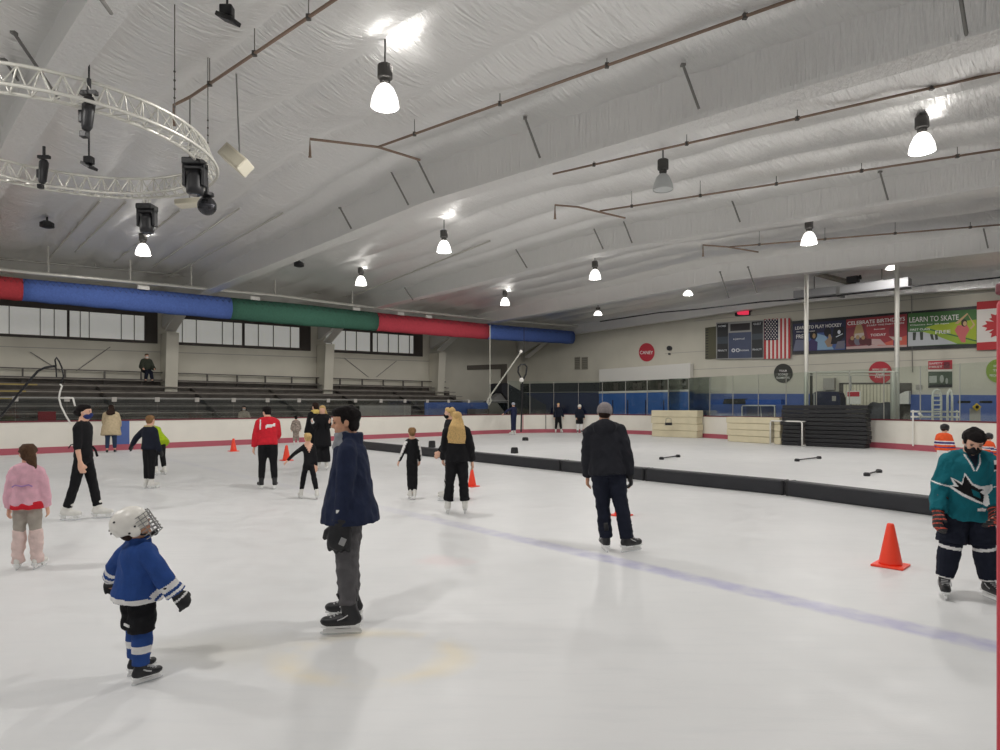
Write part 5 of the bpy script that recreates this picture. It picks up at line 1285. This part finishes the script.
    # ---- headwear
    if hat:
        kind, hm = hat; bm = NB()
        if kind == 'beanie':
            ball(bm, hp(0, -.05, .16), (.40 * hs, .47 * hs, .40 * hs), 18, 12, Hm); loft(bm, [hp(0, -.06, -.06), hp(0, -.06, .12)], [(.39 * hs, .46 * hs), (.41 * hs, .48 * hs)], Hm @ X3, 18)
            shell('beanie', bm, max(.007, vx * .8), hm, root, 2)
        if kind in ('helmet', 'cage'):
            ball(bm, hp(0, -.05, .17), (.46 * hs, .54 * hs, .43 * hs), 20, 14, Hm); loft(bm, [hp(0, -.10, -.12), hp(0, -.06, .16)], [(.42 * hs, .46 * hs), (.46 * hs, .53 * hs)], Hm @ X3, 20)
            for s in (-1, 1): ball(bm, hp(s * .38, .0, -.12), (.09 * hs, .17 * hs, .18 * hs), 10, 8, Hm)
            he = shell('helmet', bm, max(.008, vx * .9), hm, root, 2)
            bm = NB()
            for s in (-1, 1):
                for q in ((.44, .10, .02), (.45, -.12, -.08), (.33, -.3, .40)): ball(bm, hp(s * q[0], q[1], q[2]), (.03 * hs, .035 * hs, .03 * hs), 8, 6, Hm)
            ball(bm, hp(0, -.585, .12), (.2 * hs, .02 * hs, .03 * hs), 8, 6, Hm); ball(bm, hp(0, -.575, .22), (.14 * hs, .03 * hs, .03 * hs), 8, 6, Hm)
            mk('vent_pattern', bm, M_BLACK, he, local=True)
            if kind == 'cage':
                bm = NB()
                for k in range(7):
                    z = .20 - .115 * k; pipe(bm, [hp(.40 * math.sin(t), .10 + (.46 + .04 * (k > 2)) * math.cos(t), z) for t in [rad(-85 + 17 * i) for i in range(11)]], .012 * hs * 1.2, 5)
                for k in range(7):
                    t = rad(-66 + 22 * k); pipe(bm, [hp(.40 * math.sin(t), .10 + .47 * math.cos(t), .22 - .12 * j) for j in range(7)], .012 * hs, 5)
                mk('face_cage', bm, M_STEEL, he, local=True)
                bm = NB()
                for s in (-1, 1): pipe(bm, [hp(s * .40, .03, .0), hp(s * .36, .1, -.3), hp(0, .3, -.54)], .03 * hs, 6)
                ball(bm, hp(0, .36, -.50), (.16 * hs, .10 * hs, .09 * hs), 10, 6, Hm)
                mk('chin_strap', bm, M_BLACK, he, local=True)
    if mask:
        bm = NB(); ball(bm, hp(0, .105, -.23), (.305 * hs, .305 * hs, .26 * hs), 14, 10, Hm); ball(bm, hp(0, .33, -.16), (.15 * hs, .165 * hs, .16 * hs), 10, 8, Hm)
        shell('face_mask', bm, max(.007, vx * .8), mask, root, 2)
        bm = NB()
        for s in (-1, 1): pipe(bm, [hp(s * .26, .18, -.14), hp(s * .33, .02, -.02), hp(s * .34, -.10, .04)], .014 * hs, 5)
        mk('ear_loop', bm, M_LACE, root, local=True)
    if extras: extras(ctx)
    return root

C_NAVY = fab('navy_jacket', srgb(34, 42, 66)); C_BLACK = fab('black_cloth', srgb(24, 24, 27)); C_DKNAVY = fab('dark_navy_cloth', srgb(28, 32, 46)); C_CHAR = fab('charcoal_hoodie', srgb(38, 39, 45))
C_PINK = fab('pink_hoodie', srgb(226, 176, 190)); C_REDC = fab('red_cloth', srgb(206, 38, 52)); C_GREYP = fab('grey_leggings', srgb(168, 160, 150)); C_PALEP = fab('pale_pink_warmers', srgb(226, 202, 196))
C_BLUEJ = fab('blue_jersey', srgb(42, 74, 138)); C_WHITEC = fab('white_cloth', srgb(232, 230, 228)); C_BEIGE = fab('beige_coat', srgb(196, 178, 146)); C_JEANS = fab('jeans', srgb(52, 66, 92)); C_LIME = fab('lime_jacket', srgb(168, 196, 30))
C_GREYJ = fab('grey_jeans', srgb(92, 90, 92)); C_TEAL = fab('teal_jersey', srgb(20, 104, 116)); C_OR = fab('orange_jersey', srgb(232, 92, 48)); C_PURP = fab('purple_panel', srgb(70, 60, 120)); C_GREEN = fab('dark_green_jacket', srgb(62, 66, 56))
C_PATT = fab('speckled_coat', srgb(150, 138, 128), .5); C_BEANIE = mat('grey_beanie_knit', srgb(138, 130, 130), .9, 0, .2, 60, .5, 120); C_NAVY2 = fab('navy_team_jersey', srgb(38, 42, 70)); C_BLUEM = fab('blue_mask', srgb(44, 56, 110))
M_HELW = mat('white_helmet', srgb(236, 232, 224), .3); M_HELB = mat('black_helmet', srgb(34, 34, 36), .3); C_BEACHW = fab('pale_coat', srgb(176, 166, 150)); C_TAN = fab('tan_scarf', srgb(190, 170, 130))
G = lambda x, y: gp(x, y)
GL_BLK = mat('black_glove', srgb(24, 24, 28), .6, 0, .2, 30)

# --- the tall youth in the long navy jacket
def youth_x(c):
    hp, hs, Hm, b, root = c['hp'], c['hs'], c['Hm'], c['b'], c['root']
    bm = NB(); loft(bm, [c['tor'](0, .012, .93), c['neck'] + V3((0, .02 * b, .015 * b)), hp(0, .05, -.44), hp(0, .10, -.25)], [.060 * b, .050 * b, .30 * hs, .27 * hs], V3((1, 0, 0)), 16); ball(bm, hp(0, .13, -.36), (.25 * hs, .25 * hs, .15 * hs), 12, 8, Hm); loft(bm, [hp(0, .12, -.34), hp(0, .12, -.60), c['neck'] + V3((0, .055 * b, -.045 * b))], [.27 * hs, .27 * hs, .036 * b], V3((1, 0, 0)), 14)
    loft(bm, [c['neck'] + V3((0, .045 * b, .0)), c['neck'] + V3((0, .058 * b, -.05 * b))], [.03 * b, .018 * b], V3((1, 0, 0)))
    shell('neck_gaiter', bm, .008, M_GAITER, root, 2, label='grey knitted neck gaiter')
    sh, e, w, d, sg = c['A']['L']; bm = NB(); box(bm, e.lerp(w, .62) + V3((-.055, .02, 0)), .004, .016, .012, bev=.003); mk('cuff_label', bm, M_TEXTW, root, local=True)
    bm = NB(); p = w + d * .075 * b; box(bm, p + V3((-.052, -.035, -.01)), .006, .022, .028, V3((1, 0, 0)), V3((0, .9, .4)), V3((0, -.4, .9)), bev=.004); mk('glove_patch', bm, mat('grey_patch', srgb(150, 150, 150), .7), root, local=True)
person('tall dark haired youth in a long navy jacket, grey jeans and grey neck gaiter', G(350.5, 627) , -92, 1.63, hsr=.144, legs=((1, 4, 5, 4), (5, 7, 7, 4)), arms=((2, 8, 4, 3), (0, 10, 14)), head=(-14, -7, 0), skin='tan', hair=('black', 'short'), face=True, build=1.0,
       top=dict(mat=C_NAVY, infl=.030, hem=-.20, flare=.085, ch=.022, slk=.75, cuff=.012, hood=False), pants=dict(mat=C_GREYJ, infl=.014, frac=.80, knee=.040, ank=.034), skates='hockey', gloves=dict(mat=GL_BLK, sc=1.5, fat=2.1, curl=16, cuff=.03, cr=.034), extras=youth_x)
# --- small child in the blue jersey
def kid_p(p, c):
    for nm in 'LR':
        sh, e, w, d, sg = c['A'][nm]; t = (p - e).dot(d) / (w - e).length
        if (p - e - d * (p - e).dot(d)).length < .13 * c['b'] and .30 < t < 1.4 and (p - sh).length > .15 * c['b']:
            return 1 if .38 < t < .66 or .80 < t < .92 else 0
    s = (c['T'].transposed() @ (p - c['pel'])).z / (.315 * c['b'])
    if (p - c['pel']).length < .35 * c['b'] and (-.13 < s < -.03): return 1
    return 0
def kid_x(c):
    b = c['b']; bm = NB(); h, k, a, toe = c['J']['R']; p = h.lerp(k, .78); box(bm, p + V3((-.02, -.082, 0)), .035 * b, .004, .008 * b, bev=.002); mk('shorts_badge', bm, M_TEXTW, c['root'], local=True)
person('small child in a blue hockey jersey and white caged helmet, looking up', G(138.5, 679), 38, 1.04, hsr=.20, build=1.12, lean=1, side=5, legs=((4, 4, 2, 2), (0, 4, 4, 2)), arms=((-12, 42, 16, 36), (20, 36, 12, 24)), head=(30, 30, 4), skin='tan', hair=('dkbrown', 'plain'),
       top=dict(name='jersey', mat=[C_BLUEJ, C_WHITEC], infl=.038, hem=-.13, flare=.04, ch=.03, slk=.85, cuff=.012, paint=kid_p, collar=True), pants=dict(name='hockey_shorts', mat=C_BLACK, infl=.022, frac=-.0001, sock=dict(mat=[C_BLUEJ, C_WHITEC], infl=.012, start=-.1, ext=-.12, end=.040, paint=lambda p, k, a: 1 if .36 < (p - k).dot((a - k).normalized()) / (a - k).length < .56 else 0)),
       skates='hockey', gloves=dict(mat=[GL_BLK, C_WHITEC], sc=1.35, fat=1.9, curl=26, cuff=.085, cr=.058, paint=lambda p, w, d: 1 if abs((p - w).dot(d) - .035) < .006 else 0), hat=('cage', M_HELW), extras=kid_x)
# --- girl in the pink hoodie
def pink_x(c):
    b = c['b']; bm = NB()
    for nm in 'LR':
        h, k, a, toe = c['J'][nm]
        loft(bm, [k.lerp(a, -.06), k.lerp(a, .3), k.lerp(a, .8), a + V3((0, .01, -.03 * b))], [.049 * b, .052 * b, .046 * b, .050 * b], V3((1, 0, 0)))
    shell('leg_warmers', bm, .010, C_PALEP, c['root'], 2, label='pale pink leg warmers over the skates')
    bm = NB(); p = c['tor'](0, -.105, .48)
    for s in (-1, 1): pipe(bm, [p + V3((s * .0, 0, 0)), p + V3((s * .05 * b, .003, .012 * b)), p + V3((s * .075 * b, .012, -.004 * b))], .006 * b)
    mk('back_print', bm, fab('lilac_print', srgb(176, 140, 190)), c['root'], local=True)
person('girl in a pink hoodie with a brown ponytail and pale leg warmers', G(27.5, 569), -14, 1.25, hsr=.165, build=1.04, legs=((0, 3, 0, 10), (0, 3, 0, 10)), arms=((2, 13, 6), (2, 10, 10)), head=(-22, -2, 0), hair=('brown', 'ponyr'), top=dict(name='hoodie', mat=C_PINK, infl=.030, hem=-.06, flare=.02, hood=True, slk=.8, under=C_REDC, under_label='red shirt hem'),
       pants=dict(name='leggings', mat=C_GREYP, infl=.008), skates='figure', extras=pink_x)
# --- woman in black with the mask
def wom_x(c):
    b = c['b']; bm = NB(); p = c['tor'](0, -.075, .36)
    pipe(bm, [p, p + V3((-.02, -.06, -.01)) , p + V3((-.03, -.10, -.06))], .008); mk('back_tie', bm, C_BLACK, c['root'], local=True)
    bm = NB(); p = c['tor'](.02, .085, .30); pipe(bm, [p, p + V3((.01, .05, -.06)), p + V3((.01, .075, -.15))], .016); mk('jacket_tie', bm, C_BLACK, c['root'], local=True)
person('woman in black leggings and T-shirt with a dark bun and blue mask', G(82.5, 519.5), 84, 1.66, build=.96, legs=((13, 1, 2, 3), (-11, 1, 6, 3)), arms=((-6, 5, 12), (2, 6, 10)), head=(-4, 0, 0), hair=('black', 'bun'), face=True, mask=C_BLUEM,
       top=dict(name='t_shirt', mat=C_BLACK, infl=.010, hem=-.02, sleeve=0, collar=False), pants=dict(name='leggings', mat=C_BLACK, infl=.006, frac=.9, ank=.034), skates='figure', extras=wom_x)
# --- adult in the beige coat at the boards
person('adult in a long beige coat and jeans leaning on the boards', G(111, 452.3), -30, 1.72, build=1.15, lean=8, legs=((0, 2, 0, 6), (2, 2, 0, 6)), arms=((40, 8, 40), (20, 14, 40)), hair=('dkbrown', 'long1.1'), mask=C_WHITEC, head=(-30, 0, 0), top=dict(name='coat', mat=C_BEIGE, infl=.05, hem=-.55, flare=.09), pants=dict(mat=C_JEANS, infl=.012), skates=None)
# --- child in the navy jacket reaching left
person('child in a navy jacket with the left arm reaching down sideways', G(149, 488.5), 14, 1.44, hsr=.15, legs=((2, 1, 2, 10), (-3, 1, 0, 14)), arms=((2, 52, 4, 40), (4, 10, 20)), head=(-10, -6, 0), hair=('ltbrown', 'plain'), top=dict(mat=C_DKNAVY, infl=.028, hem=-.04, flare=.02, hood=False), pants=dict(mat=C_BLACK, infl=.014), skates='figure', gloves=dict(mat=GL_BLK, sc=1.1, fat=1.3),
       extras=lambda c: mk('collar_trim', (lambda bm: (lathe(bm, c['neck'] + V3((0, 0, .005)), [(.072 * c['b'], 0), (.07 * c['b'], .03)], 16), bm)[1])(NB()), C_TAN, c['root'], local=True))
person('bent forward skater in a lime yellow jacket behind the child in navy', G(160, 475), -62, 1.46, hsr=.15, lean=42, legs=((8, 3, 16, 8), (2, 3, 10, 8)), arms=((50, 10, 20), (40, 10, 20)), hair=('blond', 'plain'), head=(0, -10, 0), top=dict(mat=C_LIME, infl=.04, hem=-.22, flare=.05), pants=dict(mat=C_BLACK, infl=.012), skates='figure')
# --- person in the red jacket
def red_p(p, c):
    q = c['T'].transposed() @ (p - c['pel']); b = c['b']; z = q.z / (.315 * b); x = q.x / b
    if q.y < 0 and -.035 < x < .085 and .60 + x * .6 < z < .72 + x * .6: return 1
    if q.y < .0 and -.10 < x < -.083 and .55 < z < .95: return 1
    return 0
person('person in a bright red jacket with white back lettering, seen from behind', G(268, 489), -24, 1.62, build=1.14, lean=8, legs=((6, 3, 6, 12), (-2, 3, 6, 12)), arms=((8, 14, 8), (30, 10, 50)), hair=('black', 'short'), head=(-32, -12, 0), top=dict(mat=[C_REDC, C_WHITEC], infl=.032, hem=-.07, paint=red_p), pants=dict(mat=C_BLACK, infl=.014), skates='hockey')
# --- thin girls in black
person('small girl in a black catsuit with a blond bun, striding, legs apart', G(309, 499), -30, 1.17, hsr=.155, build=.88, lean=10, legs=((16, 7, 8, 6), (-14, 7, 4, 6)), arms=((10, 55, 6, 45), (-8, 8, 10)), hair=('blond', 'bunhigh'), head=(0, -4, 0), top=dict(name='leotard', mat=[C_BLACK, SKINS['light']], infl=.006, hem=-.04, collar=False, paint=lambda p, c: 1 if (lambda q: q.y < 0 and q.z / (.315 * c['b']) > .55 and abs(q.x) < (q.z / (.315 * c['b']) - .55) * .16 * c['b'])(c['T'].transposed() @ (p - c['pel'])) else 0), pants=dict(name='leggings', mat=C_BLACK, infl=.004, ank=.03, knee=.04), skates='figure')
def bw_p(p, c):
    for nm in 'LR':
        sh, e, w, d, sg = c['A'][nm]
        u_ = (e - sh).normalized(); t = (p - sh).dot(u_); r = (p - sh - u_ * t)
        if r.length < .06 * c['b'] and t > -.02 and r.x * sg > .004: return 1
    return 0
person('thin girl in a black and white catsuit gliding with legs together, light brown bun', G(412.5, 499.5), -16, 1.25, hsr=.15, build=.86, lean=2, legs=((3, -2, 2, 6), (-2, -1, 4, 6)), arms=((4, 22, 30, 18), (0, 12, 40, 4)), hair=('ltbrown', 'bun'), head=(-4, 0, 0), top=dict(name='leotard', mat=[C_BLACK, C_WHITEC], infl=.008, hem=-.04, collar=False, paint=bw_p), pants=dict(name='leggings', mat=C_BLACK, infl=.006, ank=.032, knee=.042), skates='figure')
# --- women in black coats
person('adult in a long black coat with curly blond hair, beyond the youth in navy', G(322.5, 470), 170, 1.63, legs=((0, 2, 0, 8), (2, 2, 0, 8)), arms=((40, 6, 80, -20), (40, 6, 80, -20)), hair=('blond', 'long.8'), head=(12, -6, 0), top=dict(name='coat', mat=C_BLACK, infl=.035, hem=-.62, flare=.04), pants=dict(mat=C_BLACK, infl=.03, ank=.048), skates='figure', gloves=dict(mat=C_WHITEC, sc=1.0, fat=1.2, only='R'))
person('adult in black with dark hair and yellow scarf behind the curly blond adult', G(315.5, 466.5), -40, 1.70, legs=((0, 2, 0, 8), (2, 2, 0, 8)), arms=((10, 8, 20), (10, 8, 20)), hair=('dkbrown', 'short'), head=(-14, -4, 0), top=dict(name='coat', mat=C_BLACK, infl=.04, hem=-.5, flare=.03), pants=dict(mat=C_BLACK, infl=.02), skates='figure',
       extras=lambda c: shell('scarf', (lambda bm: (loft(bm, [c['neck'] - V3((0, 0, .03 * c['b'])), c['neck'] + V3((0, .01, .035 * c['b']))], [.075 * c['b'], .072 * c['b']], V3((1, 0, 0))), bm)[1])(NB()), .014, mat('yellow_scarf', srgb(222, 196, 110), .9, 0, .2, 20), c['root'], 1))
person('small child in a speckled coat standing by the boards right of the person in red', G(296, 444.5), -20, 1.20, hsr=.16, lean=4, arms=((10, 16, 20), (10, 16, 20)), hair=('black', 'plain'), top=dict(name='coat', mat=C_PATT, infl=.04, hem=-.3, flare=.02), pants=dict(mat=C_PATT, infl=.02), skates='figure')
# --- blonde coach and the coach behind her
person('woman in black with long blond hair and white skates, seen from behind', G(456.5, 513.5), -6, 1.54, build=1.08, lean=3, legs=((0, 5, 2, 6), (0, 4, 2, 6)), arms=((8, 10, 34), (2, 14, 8)), hair=('blond', 'long1.85'), head=(-20, -6, 0), top=dict(mat=C_BLACK, infl=.032, hem=-.12, flare=.015), pants=dict(mat=C_BLACK, infl=.014, ank=.040), skates='figure')
def zebra(p, k, a):
    t = (p - k).dot((a - k).normalized()) / (a - k).length
    return 1 if int(t * 9) % 2 else 0
person('adult in black with a black face mask looking left past the blonde woman', G(449, 500), -84, 1.60, legs=((0, 3, 0, 8), (6, 3, 4, 8)), arms=((6, 8, 30), (6, 8, 30)), hair=('blond', 'plain'), head=(0, 0, 0), mask=C_BLACK, face=True, top=dict(mat=C_BLACK, infl=.024, hem=-.08), pants=dict(mat=C_BLACK, infl=.012, sock=dict(mat=[C_BLACK, C_WHITEC], infl=.014, start=.55, paint=zebra)), skates='figure',
       extras=lambda c: mk('headband', (lambda bm: (loft(bm, [c['hp'](0, -.06, .05), c['hp'](0, -.10, .55)], [(.40 * c['hs'], .10 * c['hs']), (.24 * c['hs'], .08 * c['hs'])], V3((1, 0, 0))), bm)[1])(NB()), C_BLACK, c['root'], local=True))
# --- man in the grey beanie
person('man in a charcoal hoodie and grey beanie standing with his back turned', G(616.5, 552), 6, 1.67, build=1.12, side=-4, lean=3, legs=((2, -5, 2, 10), (-2, 10, 2, 52)), arms=((8, 9, 12), (0, 12, 8)), head=(4, -8, 4), hair=('dkbrown', 'plain'), skin='tan', hat=('beanie', C_BEANIE), mask=C_WHITEC, top=dict(name='hoodie', mat=C_CHAR, infl=.036, hem=-.10, flare=.02, hood=True, slk=.9), pants=dict(mat=C_DKNAVY, infl=.016, ank=.036, knee=.040, frac=.98), skates='hockey',
       gloves=dict(mat=GL_BLK, sc=1.0, fat=1.15, only='R', cuff=.03, cr=.03))
# --- player in the teal jersey
def shp(l): return [((x - 305) / 275 * .335, -(z - 500) / 275 * .335) for x, z in l]
SH_BLACK = shp([(188, 446), (236, 478), (246, 405), (288, 472), (330, 498), (372, 508), (340, 522), (372, 545), (362, 598), (300, 566), (240, 536), (184, 500), (216, 492)])
SH_WHITE = shp([(172, 432), (232, 462), (244, 386), (296, 462), (350, 482), (430, 478), (432, 510), (396, 540), (376, 616), (296, 584), (230, 552), (164, 504), (194, 486)])
SH_TEAL = shp([(286, 500), (336, 524), (352, 570), (300, 546)])
def shark_p(p, c):
    q = c['T'].transposed() @ (p - c['pel']); b = c['b']; x = -q.x; z = q.z - .315 * b * .40
    if q.y > 0:
        if inside(x, z, SH_TEAL): return 0
        if inside(x, z, SH_BLACK): return 1
        if inside(x, z, SH_WHITE): return 2
        zz = q.z / (.315 * b)
        if .74 < zz < 1.02 and abs(abs(q.x) - (zz - .70) * .13 * b) < .007: return 2
        if zz > .80 and abs(q.x) < (zz - .78) * .12 * b: return 3
        if .0 < zz + .02 < .06 and .03 < x < .09: return 2
    for nm in 'LR':
        sh, e, w, d, sg = c['A'][nm]; u_ = (e - sh).normalized(); t = (p - sh).dot(u_) / (e - sh).length
        r = (p - sh - u_ * (p - sh).dot(u_)).length
        if r < .09 * b:
            if abs(t - .82) < .025 and (p - e).dot(d) < .03: return 2
            if nm == 'L' and -.1 < t < .28 and q.y > -.02 and abs(q.x) > .11 * b: return 1 if .05 < t < .22 else 2
    return 0
def tealsock(p, k, a):
    t = (p - k).dot((a - k).normalized()) / (a - k).length
    return 1 if .04 < t < .12 or .86 < t < .94 else 0
GL_HK = [mat('black_hockey_glove', srgb(30, 28, 30), .55, 0, .2, 30), mat('orange_glove_trim', srgb(206, 78, 58), .6)]
person('player in a teal hockey jersey with a shark emblem and black face mask, head bowed', G(966.5, 597), 196, 1.47, build=1.13, hsr=.145, lean=10, legs=((4, 8, 6, 14), (4, 8, 6, 14)), arms=((8, 10, 44, -24), (4, 15, 26, 12)), head=(6, -30, -4), skin='light', hair=('black', 'side'), face=True, mask=C_BLACK,
       top=dict(name='jersey', mat=[C_TEAL, C_BLACK, C_WHITEC, C_DKNAVY], infl=.040, hem=-.24, flare=.03, slk=.9, cuff=.008, paint=shark_p), pants=dict(name='hockey_pants', mat=C_DKNAVY, infl=.030, frac=-.03, sock=dict(mat=[C_DKNAVY, C_WHITEC], infl=.020, start=-.05, ext=-.1, end=.034, paint=tealsock)), skates='hockey',
       gloves=dict(mat=GL_HK, sc=1.4, fat=1.75, curl=22, cuff=.085, cr=.052, paint=lambda p, w, d: 1 if abs(((p - w).dot(d) * 28) % 1 - .5) < .12 else 0), vox=.0062)
# --- young players behind him
def or_p(p, c):
    q = c['T'].transposed() @ (p - c['pel']); z = q.z / (.315 * c['b'])
    return 2 if .28 < z < .36 or .48 < z < .56 else 1 if .30 < z < .48 else 1 if .05 < z < .16 else 0
person('young player in an orange and purple jersey and dark helmet behind the player in teal', G(944, 476.5), 60, 1.20, hsr=.17, build=1.15, arms=((6, 14, 14), (6, 14, 14)), head=(10, -8, 0), hair=('dkbrown', 'plain'), top=dict(name='jersey', mat=[C_OR, C_PURP, C_WHITEC], infl=.036, hem=-.1, paint=or_p), pants=dict(mat=C_WHITEC, infl=.02), skates='hockey', hat=('helmet', M_HELB))
person('smallest young player in an orange jersey half hidden at the picture edge', G(986, 476), 70, 1.00, hsr=.19, build=1.15, lean=14, arms=((20, 16, 14), (20, 16, 14)), head=(0, -10, 0), hair=('dkbrown', 'plain'), top=dict(name='jersey', mat=[C_OR, C_PURP, C_WHITEC], infl=.036, hem=-.1, paint=or_p), pants=dict(mat=C_WHITEC, infl=.02), skates='hockey', hat=('helmet', M_HELB))
# --- far skaters by the end boards
person('far skater in navy standing with one arm raised below the stair ramp', G(513.5, 434.8), -40, 1.78, arms=((10, 70, 20, 40), (6, 8, 10)), legs=((0, 1, 0, 5), (0, 1, 0, 5)), hair=('ltbrown', 'plain'), hat=('beanie', fab('pale_cap', srgb(170, 176, 190))), top=dict(mat=C_NAVY2, infl=.03), pants=dict(mat=C_NAVY2, infl=.016), skates='figure', vox=.03)
person('far skater in black with legs apart by the end boards, the middle of three', G(558.5, 432.8), 175, 1.76, arms=((4, 20, 20), (4, 14, 14)), legs=((2, 7, 2, 12), (0, 5, 0, 12)), hair=('blond', 'plain'), top=dict(mat=C_DKNAVY, infl=.03), pants=dict(mat=C_BLACK, infl=.02), skates='figure', vox=.03)
person('far young hockey skater in a white helmet and dark shorts by the end boards', G(579.5, 433.0), 170, 1.66, hsr=.15, build=1.1, arms=((10, 14, 30), (10, 14, 30)), hair=('dkbrown', 'plain'), hat=('helmet', M_HELW), top=dict(mat=C_DKNAVY, infl=.035), pants=dict(mat=C_BLACK, infl=.04, frac=-.05, sock=dict(mat=C_WHITEC, infl=.02, start=-.2)), skates='hockey', vox=.03)
# --- spectators
p = on_v(146, 372, -33.0)
person('spectator in a dark green jacket sitting on the top bleacher row', V3((p.x, p.y, 3.0)), 135, 1.72, seat=.29, legs=((80, 8, 80, 4), (80, 8, 80, 4)), lean=10, arms=((20, 18, 60, 0), (20, 18, 60, 0)), hair=('brown', 'plain'), mask=C_WHITEC, top=dict(mat=C_GREEN, infl=.07, hem=-.1), pants=dict(mat=C_DKNAVY, infl=.02), vox=.028)
p = on_v(244, 420, -28.45)
person('spectator in a pale coat with dark hair behind the low side glass', V3((p.x, p.y, -.02)), 150, 1.70, arms=((30, 10, 50), (30, 10, 50)), hair=('black', 'long1.0'), mask=C_WHITEC, head=(20, 0, 0), top=dict(name='coat', mat=C_BEACHW, infl=.05, hem=-.3), pants=dict(mat=C_BLACK, infl=.02), vox=.028)

# ------------------------------------------------------------------ world, camera, colour
w = bpy.data.worlds.new('World'); S.world = w; w.use_nodes = True
w.node_tree.nodes['Background'].inputs[0].default_value = (.95, .97, 1, 1); w.node_tree.nodes['Background'].inputs[1].default_value = .55
cam = bpy.data.cameras.new('camera'); co = put(bpy.data.objects.new('camera', cam))
cam.sensor_width = 36; cam.lens = 36 * F / 1000; cam.shift_y = (HZ - 375) / 1000
co.location = (0, 0, EYE); co.rotation_euler = (math.pi / 2, 0, 0); cam.clip_start = .05; cam.clip_end = 200
S.camera = co
S.view_settings.view_transform = 'Standard'; S.view_settings.look = 'None'; S.view_settings.gamma = 1; S.view_settings.exposure = -1.18; S.view_settings.use_curve_mapping = False
try: S.cycles.use_denoising = True
except Exception: pass
